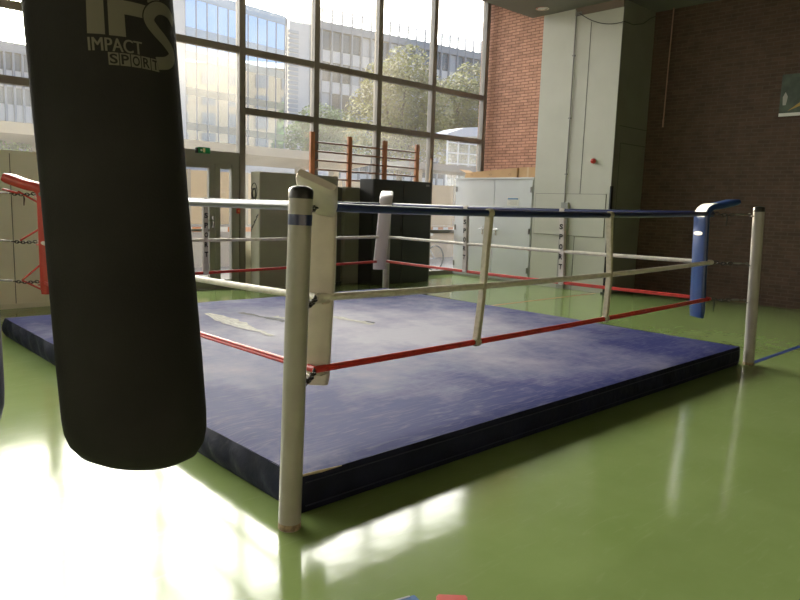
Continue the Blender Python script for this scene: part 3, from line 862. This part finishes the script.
# wall bars in front of the window
t = thing('wall_bars', 'wooden gymnastic wall bars in front of the window above the lockers', 'wall bars', (9.29, 10.99, 0))
for x in (7.88, 8.80, 9.75, 10.70):
    obj('upright', BX(x - .05, x + .05, 10.965, 11.025, 0, 2.915 if x > 8 else 2.93), 'wood', t, bevel=.006)
for q in range(15):
    z = 2.745 - q * .172
    for x0, x1 in ((7.93, 8.75), (8.85, 9.70), (9.80, 10.65)):
        obj('rung', tube(bmesh.new(), [(x0, 10.995, z), (x1, 10.995, z)], .019, 8), 'rung', t)
t = thing('wooden_stick', 'pale wooden stick leaning against the window beside the wall bars', 'stick', (11.02, 10.62, 0))
obj('shaft', tube(bmesh.new(), [(10.72, 10.72, 0), (11.15, 10.99, 2.62)], .022, 8), 'palewood', t)
obj('tip', tube(bmesh.new(), [(11.15, 10.99, 2.62), (11.156, 10.994, 2.66)], .018, 8), 'wood', t)

# grey-blue double cabinet against the brick wall
t = thing('storage_cabinet', 'grey-blue metal double door storage cabinet below the red brick wall', 'cabinet', (12.22, 9.88, 0))
obj('body', BX(12.02, 12.60, 8.79, 11.0, .03, 2.22), 'bluecab', t)
obj('top', BX(11.98, 12.60, 8.775, 11.02, 2.22, 2.26), 'bluecab', t, bevel=.006)
obj('plinth', BX(12.03, 12.59, 8.80, 10.99, 0, .06), 'locker', t)
for y0, y1, hy in ((9.835, 10.99, 10.12), (8.80, 9.825, 9.73)):
    dr = obj('door', BX(12.0, 12.02, y0, y1, .07, 2.21), 'bluecab', t, bevel=.003)
    bm = bmesh.new(); tube(bm, [(12.0, hy, 1.12), (11.95, hy, 1.12)], .013, 8); tube(bm, [(11.95, hy - .09, 1.135), (11.95, hy + .06, 1.12)], .012, 8); box(bm, 11.985, 12.0, hy - .015, hy + .015, .99, 1.17)
    obj('handle', bm, 'chrome', dr)
    ye = y1 - .03 if hy > 10 else y0 + .03
    for z in (.28, 1.12, 2.0):
        obj('hinge', BX(11.985, 12.0, ye - .018, ye + .018, z - .06, z + .06), 'steel', dr)
sg = obj('paper_notice', BX(11.994, 11.9985, 9.14, 9.46, 1.65, 1.84), 'white', t)
obj('notice_header', BX(11.992, 11.994, 9.16, 9.44, 1.785, 1.82), mat('notice_blue', (.12, .25, .42), .6), sg)
bm = bmesh.new()
for q in range(4): box(bm, 11.992, 11.994, 9.18, 9.42 - .05 * (q % 2), 1.755 - q * .025, 1.762 - q * .025)
obj('notice_lines', bm, 'locker', sg)

t = thing('cardboard_box', 'long flat cardboard box lying on the grey-blue cabinet', 'box', (12.28, 10.1, 2.26))
bm = bmesh.new(); prism(bm, [(12.1, 9.31, 2.262), (12.1, 10.82, 2.262), (12.1, 10.80, 2.38), (12.1, 9.31, 2.47)], (.33, 0, 0))
obj('carton', bm, 'card', t, bevel=.006)
bm = bmesh.new(); prism(bm, [(12.1, 10.80, 2.38), (12.1, 10.98, 2.45), (12.1, 10.985, 2.458), (12.1, 10.80, 2.39)], (.33, 0, 0)); obj('flap', bm, 'card', t)
bm = bmesh.new()
for y in (9.5, 10.05, 10.6): oval(bm, Vector((12.098, y, 2.33)), .035, .018, .003, 12)
obj('printed_mark', bm, 'rung', t)
t = thing('cardboard_box', 'short cardboard box at the pillar end of the grey-blue cabinet top', 'box', (12.3, 9.05, 2.26))
obj('carton', BX(12.13, 12.45, 8.80, 9.295, 2.262, 2.48), 'card', t, bevel=.006)
obj('box_seam', BX(12.126, 12.13, 9.02, 9.07, 2.263, 2.478), 'palewood', t)

# ------------------------------------------------------------------ pillar fittings
t = thing('conduit_pipe', 'thin grey conduit pipe running up the pale pillar', 'pipe', (11.97, 7.98, 0))
obj('pipe', tube(bmesh.new(), [(11.975, 7.98, 1.75), (11.975, 7.98, 5.46)], .014, 10), mat('grey_conduit', (.28, .27, .25), .5), t)
for z in (2.3, 3.4, 4.6): obj('pipe_clip', BX(11.955, 12.0, 7.955, 8.005, z, z + .025), 'steel', t)
obj('pipe_cover', BX(11.93, 11.984, 7.86, 8.03, .0, 1.75), mat('grey_cover', (.30, .305, .28), .5), t, bevel=.006)
t = thing('alarm_lamp', 'small round red alarm lamp on the pale pillar', 'alarm lamp', (12.0, 7.38, 2.56))
obj('lamp_dome', lathe(bmesh.new(), (11.985, 7.38, 2.56), (-1, 0, 0), [(.05, 0), (.05, .03), (.04, .055), (.02, .068), (0, .07)], 20), 'red', t)
obj('lamp_base', lathe(bmesh.new(), (12.0, 7.38, 2.56), (-1, 0, 0), [(0, 0), (.055, 0), (.055, .016), (0, .016)], 20), 'locker', t)
t = thing('edge_guard', 'black rubber guard on the lower corner of the pale pillar', 'edge guard', (11.99, 6.97, 0))
obj('guard', BX(11.96, 12.04, 6.94, 6.975, 0, 2.08), 'black', t, bevel=.006)
obj('guard_foot', BX(11.95, 12.0, 6.94, 7.01, 0, .03), 'black', t)
t = thing('hanging_cable', 'thin black cable looping from the pale pillar top to the dark wall', 'cable', (11.98, 7.9, 5.3))
pa, pb2 = Vector((11.96, 7.92, 5.40)), Vector((13.1, 6.9, 5.40))
pts = [pa, Vector((11.95, 7.85, 5.36))]
for q in range(1, 16):
    u = q / 15; pts.append(Vector((11.95, 7.85, 5.36)).lerp(Vector((11.92, 6.90, 5.07)), u) - Vector((0, 0, .10 * 4 * u * (1 - u))))
pts += [Vector((12.2, 6.88, 5.06)), Vector((12.6, 6.90, 5.16)), Vector((12.9, 6.92, 5.32)), pb2]
obj('cable', tube(bmesh.new(), pts, .008, 6), 'black', t)
obj('cable_clip', BX(11.95, 12.0, 7.85, 7.96, 5.36, 5.42), 'steel', t)
t = thing('hanging_rope', 'thin pinkish rope hanging down the dark brick wall', 'rope', (13.13, 6.6, 3.26))
obj('rope', tube(bmesh.new(), [(13.12, 6.57, CZ), (13.13, 6.59, 4.4), (13.13, 6.60, 3.32)], .012, 8), 'pole', t)
obj('rope_end', tube(bmesh.new(), [(13.13, 6.60, 3.42), (13.13, 6.60, 3.27)], [.018, .016], 8), 'pole', t)
t = thing('wall_poster', 'dark green poster with white lower edge and ochre figure on the dark brick wall', 'poster', (13.19, 4.1, 3.33))
obj('sheet', BX(13.175, 13.2, 3.72, 4.52, 3.33, 4.04), 'poster', t)
obj('white_border', BX(13.172, 13.175, 3.72, 4.52, 3.33, 3.385), 'white', t)
bm = bmesh.new()
prism(bm, [(13.175, 4.38, 3.42), (13.175, 4.20, 3.55), (13.175, 4.14, 3.80), (13.175, 4.08, 3.95), (13.175, 3.98, 3.93), (13.175, 4.02, 3.70), (13.175, 3.96, 3.42), (13.175, 4.06, 3.42), (13.175, 4.12, 3.52)], (-.003, 0, 0))
obj('ochre_shape', bm, 'ochre', t)
bm = bmesh.new()
prism(bm, [(13.175, 4.47, 3.52), (13.175, 4.42, 3.52), (13.175, 4.40, 3.66), (13.175, 4.44, 3.74), (13.175, 4.48, 3.66)], (-.003, 0, 0))
obj('grey_shape', bm, 'locker', t)
# recessed ceiling lamp
t = thing('ceiling_downlight', 'round recessed downlight in the ceiling near the pillar', 'ceiling light', (11.54, 8.48, CZ))
obj('ring', lathe(bmesh.new(), (11.54, 8.48, CZ), (0, 0, -1), [(.07, 0), (.13, 0), (.13, .008), (.10, .012), (.085, .004)], 28), 'chrome', t)
obj('lens', lathe(bmesh.new(), (11.54, 8.48, CZ), (0, 0, -1), [(0, .003), (.085, .003), (.085, 0)], 24), 'winblind', t)

# ------------------------------------------------------------------ floor items
tag(obj('floor_tape', BX(7.83, 13.0, 2.675, 2.73, .0005, .003), 'blueline'), 'straight blue tape line on the green floor right of the ring post', 'floor line')
tag(obj('court_line', BX(7.9, 11.9, 7.07, 7.12, .0005, .002), 'redline'), 'thin faded red court line on the green floor before the pillar', 'floor line')
t = thing('foam_block', 'red foam pad on the floor at the bottom edge of the photo', 'foam pad', (1.93, 1.66, 0))
def rotbox(cx, cy, a, w, d_, z0, z1):
    bm = BX(-w / 2, w / 2, -d_ / 2, d_ / 2, z0, z1)
    bmesh.ops.rotate(bm, cent=(0, 0, 0), matrix=Matrix.Rotation(a, 3, 'Z'), verts=bm.verts); bmesh.ops.translate(bm, vec=(cx, cy, 0), verts=bm.verts)
    return bm
obj('foam_core', rotbox(1.905, 1.665, -.76, .125, .16, 0, .035), 'redmat', t, bevel=.006)
obj('foam_band', rotbox(1.905, 1.665, -.76, .127, .02, .004, .0355), mat('dark_red_vinyl', (.4, .04, .03), .5), t)
t = thing('foam_block', 'blue foam pad with pale edge beside the red pad on the floor', 'foam pad', (1.81, 1.80, 0))
obj('foam_core', rotbox(1.79, 1.77, -.25, .09, .14, 0, .03), 'bluemat', t, bevel=.006)
obj('pale_edge', rotbox(1.79 - .01, 1.77 + .068, -.25, .088, .008, .002, .0315), 'winblind', t)

# ------------------------------------------------------------------ outdoors
struct('ground', BX(-150, 220, WY1 + .3, 160, -.4, -.12), 'asphalt')
def local(bm, O, az):
    """local x along the facade, y away from us, z up -> world"""
    D = Vector((math.sin(az), math.cos(az), 0)); Nn = Vector((-D.y, D.x, 0))
    for v in bm.verts:
        v.co = Vector((O[0], O[1], 0)) + D * v.co.x + Nn * v.co.y + Vector((0, 0, v.co.z))
    return bm

def office(O, az, s0, s1, floors, ztop, colw, label, name='office_building', fins=True, depth=14, pier=0, zlast=-.2, maxw=100):
    t = thing(name, label, 'building', (O[0], O[1], -.12))
    W_ = s1 - s0
    obj('wall', local(BX(s0, s1, .15, depth, -.12, ztop), O, az), 'facadegrey', t, smooth=False)
    obj('roof', local(BX(s0 - .05, s1 + .05, -.12, depth, ztop, ztop + .55), O, az), 'facadegrey', t, smooth=False)
    cnt = 0; nc = int(round(W_ / colw)); cw = W_ / nc
    fr = bmesh.new(); sp = bmesh.new(); gl = None; extra = bmesh.new()
    rnd = random.Random(3)
    for fl, (z0, z1, zb) in enumerate(floors):     # glass z0..z1, spandrel zb..z0
        box(sp, s0, s1, .02, .15, zb, z0)
        for c in range(nc):
            a = s0 + c * cw + .06; b = a + cw - .12
            mm = 'winblind' if rnd.random() < .35 else 'winglass'
            if cnt < maxw:
                w = obj('window', local(BX(a, b, .06, .14, z0 + .04, z1 - .04), O, az), mm, t, smooth=False); cnt += 1
            else:
                box(extra, a, b, .06, .14, z0 + .04, z1 - .04)
    if extra.verts:
        tag(obj('window_row', local(extra, O, az), 'winglass', t, smooth=False), kind='stuff')
    else: extra.free()
    obj('spandrel_panel', local(sp, O, az), 'facade', t, smooth=False)
    for c in range(nc + 1):
        box(fr, s0 + c * cw - .055, s0 + c * cw + .055, -.16, .10, floors[-1][2], ztop + (1.5 if fins else 0))
    obj('facade_fin', local(fr, O, az), 'facadegrey', t, smooth=False)
    return t
az1 = math.radians(98)
O1 = (27.83, 41.54)
fl = [(10.95 + .42 - .0 if False else 12.84, 13.5, 12.42)]
FL = [(12.80, 13.75, 12.35), (11.50, 12.35, 11.45)]
FL = [(12.86, 13.75, 12.42)]
rows = []
z = 13.75
for q in range(5):
    rows.append((z - 1.35, z, z - 2.15)); z -= 2.15
t = office(O1, az1, 1.55, 34.0, rows, 13.75, .84, 'long white and grey office building with roof fins behind the tree')
pier = bmesh.new(); box(pier, -.12, 1.5, -.1, 3, -.12, 13.9)
obj('stair_tower', local(pier, O1, az1), 'facade', t, smooth=False)
bm = bmesh.new()
for q in range(40): box(bm, -.25, .55, -.16, -.1, 1 + q * .31, 1.2 + q * .31)
obj('louvre', local(bm, O1, az1), 'winblind', t, smooth=False)
bm = bmesh.new(); box(bm, -.42, -.33, -.2, .2, -.12, 14.0); box(bm, 1.45, 1.6, -.2, .2, -.12, 13.9)
obj('corner_trim', local(bm, O1, az1), 'facadegrey', t, smooth=False)

az2 = math.radians(88); O2 = (10.73, 43.70)
rows = []; z = 9.25
for q in range(4): rows.append((z - .95, z, z - 1.85)); z -= 1.85
office(O2, az2, -24.0, 8.0, rows, 9.25, .46, 'low white office building at the far left below the sun', fins=False, depth=3)  # unseen right end stretched to keep the low sun off floor and canvas

# mirrored glass building
az3 = math.radians(83); O3 = (19.60, 40.51)
t = thing('glass_building', 'glass office block mirroring blue sky and a beige facade', 'building', (O3[0], O3[1], -.12))
obj('wall', local(BX(-.65, 7.83, .12, 3, -.12, 13.9), O3, az3), 'facadegrey', t, smooth=False)
obj('edge_pier', local(BX(-.95, -.08, -.1, 3, -.12, 14.05), O3, az3), 'facade', t, smooth=False)
obj('parapet', local(BX(-.05, 7.85, -.02, 3, 13.55, 14.10), O3, az3), 'mirrorgrey', t, smooth=False)
lev = [(11.85, 13.5), (10.45, 11.30), (8.30, 9.95), (6.2, 7.85), (4.05, 5.75), (1.6, 3.55)]
prevb = 13.55
for z0, z1 in lev:
    obj('spandrel', local(BX(0, 7.8, .02, .12, z1, prevb), O3, az3), 'mirrorgrey', t, smooth=False)
    prevb = z0
    for c in range(10):
        a = c * .78
        b2 = BX(a + .02, a + .76, .02, .10, z0, z1)
        obj('pane', local(b2, O3, az3), 'mirror', t, smooth=False)
bm = bmesh.new()
for c in range(11): box(bm, c * .78 - .02, c * .78 + .02, -.02, .05, 1.4, 13.5)
obj('mullion', local(bm, O3, az3), 'facadegrey', t, smooth=False)
obj('base_wall', local(BX(-.95, 7.83, -.05, .1, -.12, 1.5), O3, az3), 'concrete', t, smooth=False)

# beige block and tree mirrored in the glass building, standing behind the gym
az4 = math.radians(46)
O4 = (66, -54)
t = thing('stone_building', 'beige stone apartment block mirrored in the glass office block', 'building', (O4[0], O4[1], -.12))
obj('wall', local(BX(0, 75, -10, 0, -.12, 28), O4, az4), 'beigeblock', t, smooth=False)
obj('roof', local(BX(-1, 76, -11, .3, 28, 29), O4, az4), 'roofing', t, smooth=False)
for fl in range(6):
    for c in range(14):
        obj('window', local(BX(2 + c * 5.2, 4.6 + c * 5.2, 0, .12, 4 + fl * 4, 6.5 + fl * 4), O4, az4), 'stonewin', t, smooth=False)
struct('ground_rear', BX(-150, 220, -120, -8, -.4, -.12), 'asphalt')
struct('ground_side', BX(14, 220, -8, WY1 + .3, -.4, -.12), 'asphalt')

def tree(loc, blobs, m, label, name='tree', nleaf=4200, lsz=.15, trunk=.16, group=None, seed=1):
    rnd = random.Random(seed)
    t = thing(name, label, 'tree' if name == 'tree' else 'shrub', loc, group)
    bm = bmesh.new()
    tot = sum(b[3] ** 2 for b in blobs)
    for (x, y, z, r) in blobs:
        for q in range(int(nleaf * r * r / tot)):
            d_ = Vector((rnd.gauss(0, 1), rnd.gauss(0, 1), rnd.gauss(0, 1))).normalized()
            p = Vector(loc) + Vector((x, y, z)) + d_ * r * (rnd.random() ** .25) * Vector((1, 1, .9)).length / 1.7
            a = Vector((rnd.gauss(0, 1), rnd.gauss(0, 1), rnd.gauss(0, 1))).normalized(); b = a.orthogonal().normalized()
            s = lsz * rnd.uniform(.6, 1.3)
            v = [bm.verts.new(p + a * s * i + b * s * j) for i, j in ((-.5, 0), (0, -.32), (.6, 0), (0, .32))]
            bm.faces.new(v)
    obj('foliage', bm, m, t, smooth=False)
    bm = bmesh.new()
    L0 = Vector(loc)
    tube(bm, [L0, L0 + Vector((.1, 0, blobs[0][2] * .5)), L0 + Vector((blobs[0][0], blobs[0][1], blobs[0][2]))], [trunk, trunk * .8, trunk * .45], 8)
    for (x, y, z, r) in blobs[1:]:
        tube(bm, [L0 + Vector((.08, 0, z * .55)), L0 + Vector((x * .6, y * .6, z * .8)), L0 + Vector((x, y, z))], [trunk * .5, trunk * .35, trunk * .15], 6)
    obj('trunk', bm, 'bark', t)
    return t
tree((21.3, 23.1, -.12), [(0, 0, 6.3, 1.9), (-.9, .3, 5.3, 1.7), (1.2, 0, 5.6, 1.7), (.1, -.3, 7.6, 1.15), (-1.1, 0, 6.9, 1.0), (1.5, .3, 7.0, 1.1), (.4, 0, 4.6, 1.6)], 'leaf', 'large olive green tree outside the fourth and fifth window bays', nleaf=16000, lsz=.17, seed=2)
tree((26.3, 24.2, -.12), [(0, 0, 6.8, 1.6), (1.0, 0, 8.0, 1.1), (-1.0, 0, 6.3, 1.3), (1.4, .2, 6.0, 1.5), (.2, 0, 5.0, 1.5)], 'leaf', 'second olive tree at the right, beyond the white glazed pavilion', nleaf=12000, lsz=.17, seed=3)
tree((22.4, 30.6, -.12), [(0, 0, 5.6, 1.4), (-1.0, 0, 5.0, 1.1), (1.2, 0, 5.6, 1.2), (.3, 0, 4.2, 1.3), (2.2, 0, 4.9, 1.2)], 'leaf2', 'low green tree in front of the white office stair tower', nleaf=10000, lsz=.17, seed=4)
tree((66, 12, -.12), [(0, 0, 12, 5.5), (-3.5, 1, 9, 4.5), (3.5, 0, 9, 4.5), (0, 0, 6, 4.5)], 'leaf2', 'dark tall tree mirrored at the right of the glass office block', nleaf=7000, lsz=.9, trunk=.5, seed=5)
# planter with shrubs outside the left windows
t = thing('planter_wall', 'long low concrete planter outside the left windows', 'planter', (5, 17, -.12))
obj('planter', BX(-14, 5.4, 16.6, 18.2, -.12, 2.15), 'concrete', t)
obj('coping', BX(-14.05, 5.45, 16.55, 16.72, 2.15, 2.22), 'concrete', t)
for i, x in enumerate([-12.5, -10.2, -7.9, -5.6, -3.3, -1.0, 1.3, 3.6]):
    tree((x, 17.4, 2.2), [(0, 0, .55, .42), (.5, 0, .5, .36), (-.5, 0, .5, .36), (.85, .1, .45, .25), (-.85, 0, .42, .25)], 'leaf3', 'low green shrub in the planter outside the left windows', name='shrub', nleaf=1500, lsz=.11, trunk=.02, group='shrubs in the planter', seed=20 + i)

# walkway canopy slab on columns
t = thing('canopy_roof', 'beige concrete walkway canopy outside below the glass office block', 'canopy', (10, 17, -.12))
bm = bmesh.new()
azc = math.radians(86)
pr = [(0, 2.82), (0, 3.06), (3.2, 3.06), (3.2, 2.80), (1.6, 2.62)]
prism(bm, [(-18, y, z) for y, z in pr], (21.6, 0, 0))
obj('slab', local(bm, (10.9, 16.76), azc), 'concrete', t)
for s in (-14, -10, -6, -2.4, 1.8, 3.2):
    obj('column', local(BX(s - .12, s + .12, 1.2, 1.45, -.12, 2.72), (10.9, 16.76), azc), 'concrete', t)
# beams and posts of a second canopy at the right
t = thing('canopy_roof', 'grey canopy beam on pale posts outside the right window bay', 'canopy', (14, 14.5, -.12))
obj('beam', BX(13.9, 20.5, 14.6, 16.2, 2.66, 2.86), mat('grey_canopy', (.20, .19, .175), .6), t)
for x in (14.75, 17.5, 19.8): obj('post', BX(x - .1, x + .1, 15.0, 15.2, -.12, 2.66), 'concrete', t)
# tan hoarding
t = thing('site_hoarding', 'tan site hoarding panels outside the glass door and windows', 'hoarding', (8, 15.3, -.12))
for i in range(9):
    x = 4.6 + i * 1.6
    obj('panel', BX(x, x + 1.58, 16.0, 16.06, .95, 2.28), 'tanfence', t)
for i in range(10):
    x = 4.6 + i * 1.6
    obj('fence_post', BX(x - .05, x + .03, 15.97, 16.09, -.12, 2.3), 'concrete', t)
obj('base_wall', BX(4.5, 12.4, 15.9, 16.15, -.12, .93), mat('pale_render', (.50, .46, .41), .8), t)
obj('base_board', BX(12.4, 19.1, 15.95, 16.12, -.12, .94), 'tanfence', t)
t = thing('barrier_tape', 'red and white barrier tape strung in front of the hoarding', 'tape', (8, 15.7, .8))
bmw = bmesh.new(); bmr = bmesh.new()
for i in range(60):
    x = 4.6 + i * .24
    box(bmr if i % 2 else bmw, x, x + .24, 15.7, 15.705, .78, .90)
obj('white_stripes', bmw, 'tapewhite', t, smooth=False); obj('red_stripes', bmr, 'orange', t, smooth=False)
for x in (4.6, 9.4, 14.2, 19.0): obj('tape_post', tube(bmesh.new(), [(x, 15.72, -.12), (x, 15.72, 1.0)], .03, 8), 'tapewhite', t)
# glazed pavilion with white roof
t = thing('glazed_pavilion', 'white roofed glazed pavilion outside the right window bay', 'pavilion', (24, 21, -.12))
aza = math.radians(100); Og = (20.6, 19.1)
bm = bmesh.new()
sec = [(0, 4.46), (.8, 4.74), (2.0, 4.88), (5.0, 4.92), (5.0, 4.78), (0, 4.32)]
prism(bm, [(s - .38, -.1, zz) for s, zz in sec], (0, 1.3, 0))
obj('roof', local(bm, Og, aza), 'greenhouse', t)
bm = bmesh.new()
for q in range(9): box(bm, -.32 + q * .54, -.27 + q * .54, -.03, .03, -.12, 4.80 if q > 2 else 4.38)
for zz in (2.87, 3.28, 3.70, 4.10): box(bm, -.32, 4.3, -.03, .03, zz, zz + .05)
obj('glazing_frame', local(bm, Og, aza), 'greenhouse', t)
obj('glazing', local(BX(-.32, 4.3, -.01, .01, .5, 4.4), Og, aza), glass_mat('pavilion_glass', .22), t, smooth=False)
obj('dwarf_wall', local(BX(-.36, 4.5, -.08, 1.2, -.12, .5), Og, aza), 'concrete', t)
# small pale house wall under the canopy
t = thing('site_cabin', 'blue-white site cabin with small windows under the canopy', 'cabin', (12, 20.6, -.12))
obj('cabin_wall', BX(8.2, 16.0, 20.8, 23, -.12, 2.75), mat('pale_blue_cabin', (.48, .53, .60), .6), t)
for x in (9.0, 10.4, 12.1, 13.9):
    w = obj('window', BX(x, x + .8, 20.74, 20.8, 1.8, 2.5), 'facade', t)
    obj('pane', BX(x + .06, x + .37, 20.73, 20.74, 1.86, 2.44), 'winglass', w); obj('pane', BX(x + .43, x + .74, 20.73, 20.74, 1.86, 2.44), 'winglass', w)
# bicycle leaning outside
t = thing('bicycle', 'grey bicycle parked outside the right window bay', 'bicycle', (12.2, 12.6, -.12))
def wheel(cx, cy, cz, r):
    bm = bmesh.new()
    tube(bm, [(cx + math.cos(2 * PI * q / 28) * r, cy, cz + math.sin(2 * PI * q / 28) * r) for q in range(28)], .02, 8, closed=True)
    return bm
zb = -.12 + .345
w1 = obj('wheel', wheel(12.0, 12.6, zb, .325), 'black', t); w2 = obj('wheel', wheel(13.05, 12.6, zb, .325), 'black', t)
for w, cx in ((w1, 12.0), (w2, 13.05)):
    bm = bmesh.new()
    for q in range(9): tube(bm, [(cx, 12.6, zb), (cx + math.cos(2 * PI * q / 9) * .31, 12.6, zb + math.sin(2 * PI * q / 9) * .31)], .0025, 4)
    obj('spokes', bm, 'steel', w)
bm = bmesh.new()
for a, b in (((12.0, zb), (12.18, .72)), ((12.18, .66), (12.72, .68)), ((12.2, .58), (12.5, .2)), ((12.5, .2), (12.74, .80)), ((12.5, .2), (13.05, zb)), ((12.70, .62), (13.05, zb))):
    tube(bm, [(a[0], 12.6, a[1]), (b[0], 12.6, b[1])], .018, 8)
obj('frame', bm, 'bikeframe', t)
bm = bmesh.new(); tube(bm, [(12.17, 12.6, .70), (12.2, 12.6, .90)], .014, 8); tube(bm, [(12.12, 12.35, .97), (12.2, 12.45, .9), (12.2, 12.75, .9), (12.12, 12.85, .97)], .013, 8)
obj('handlebar', bm, 'chrome', t)
bm = bmesh.new(); prism(bm, [(12.62, 12.54, .82), (12.9, 12.52, .82), (12.9, 12.68, .82), (12.62, 12.66, .82)], (0, 0, .06)); obj('saddle', bm, 'basketwhite', t, bevel=.02)

# ------------------------------------------------------------------ sky and sun
SUN = Vector((.239, .952, .190)).normalized()
w = bpy.data.worlds.new('sky'); S.world = w; w.use_nodes = True
T = w.node_tree; N, L = T.nodes, T.links; N.clear()
out = N.new('ShaderNodeOutputWorld'); bg = N.new('ShaderNodeBackground'); L.new(bg.outputs[0], out.inputs[0])
tc = N.new('ShaderNodeTexCoord')
nrm = N.new('ShaderNodeVectorMath'); nrm.operation = 'NORMALIZE'; L.new(tc.outputs['Generated'], nrm.inputs[0])
dt = N.new('ShaderNodeVectorMath'); dt.operation = 'DOT_PRODUCT'; dt.inputs[1].default_value = SUN; L.new(nrm.outputs[0], dt.inputs[0])
hf = N.new('ShaderNodeMath'); hf.operation = 'MULTIPLY_ADD'; hf.inputs[1].default_value = .5; hf.inputs[2].default_value = .5; L.new(dt.outputs['Value'], hf.inputs[0])
sp = N.new('ShaderNodeSeparateXYZ'); L.new(nrm.outputs[0], sp.inputs[0])
rz = N.new('ShaderNodeValToRGB'); L.new(sp.outputs['Z'], rz.inputs[0])
rz.color_ramp.elements[0].position = 0; rz.color_ramp.elements[0].color = (.52, .66, .84, 1)
rz.color_ramp.elements[1].position = .6; rz.color_ramp.elements[1].color = (.16, .32, .72, 1)
def sc(col_socket, k):
    m_ = N.new('ShaderNodeVectorMath'); m_.operation = 'SCALE'; L.new(col_socket, m_.inputs[0])
    if isinstance(k, (int, float)): m_.inputs['Scale'].default_value = k
    else: L.new(k, m_.inputs['Scale'])
    return m_.outputs[0]
def lobe(pw, k, col):
    p_ = N.new('ShaderNodeMath'); p_.operation = 'POWER'; p_.inputs[1].default_value = pw; L.new(hf.outputs[0], p_.inputs[0])
    m_ = N.new('ShaderNodeMath'); m_.operation = 'MULTIPLY'; m_.inputs[1].default_value = k; L.new(p_.outputs[0], m_.inputs[0])
    c_ = N.new('ShaderNodeRGB'); c_.outputs[0].default_value = (*col, 1)
    return sc(c_.outputs[0], m_.outputs[0])
def add(a, b):
    m_ = N.new('ShaderNodeVectorMath'); m_.operation = 'ADD'; L.new(a, m_.inputs[0]); L.new(b, m_.inputs[1]); return m_.outputs[0]
tot = sc(rz.outputs[0], .46)
tot = add(tot, lobe(6, 5.9, (1, .94, .83)))
tot = add(tot, lobe(40, 4.5, (1, .93, .80)))
tot = add(tot, lobe(400, 14.0, (1, .86, .62)))
L.new(tot, bg.inputs['Color']); bg.inputs['Strength'].default_value = 1.0
try: w.cycles.sampling_method = 'MANUAL'; w.cycles.sample_map_resolution = 1024
except Exception: pass
sd = bpy.data.lights.new('sun', 'SUN'); sd.energy = 9; sd.angle = math.radians(1.6); sd.color = (1, .84, .62)
so = bpy.data.objects.new('sun', sd); COL.objects.link(so)
so.rotation_euler = SUN.to_track_quat('Z', 'Y').to_euler(); so.location = SUN * 60

# ------------------------------------------------------------------ camera
pitch, roll, yaw = .1385, .032, .754
cy, sy, cp, sp_ = math.cos(yaw), math.sin(yaw), math.cos(pitch), math.sin(pitch)
F = Vector((sy * cp, cy * cp, -sp_)); Rr = Vector((cy, -sy, 0)); U = Rr.cross(F)
R2 = Rr * math.cos(roll) + U * math.sin(roll); U2 = -Rr * math.sin(roll) + U * math.cos(roll)
cd = bpy.data.cameras.new('camera'); co = bpy.data.objects.new('camera', cd); COL.objects.link(co)
co.matrix_world = Matrix(((R2.x, U2.x, -F.x, 0), (R2.y, U2.y, -F.y, 0), (R2.z, U2.z, -F.z, 1.6), (0, 0, 0, 1)))
cd.sensor_width = 36; cd.sensor_fit = 'HORIZONTAL'; cd.lens = 683.78 / 800 * 36; cd.clip_end = 500; cd.clip_start = .02
S.camera = co
vs = S.view_settings
vs.view_transform = 'Standard'; vs.look = 'None'; vs.gamma = 1; vs.use_curve_mapping = False; vs.exposure = 1.9
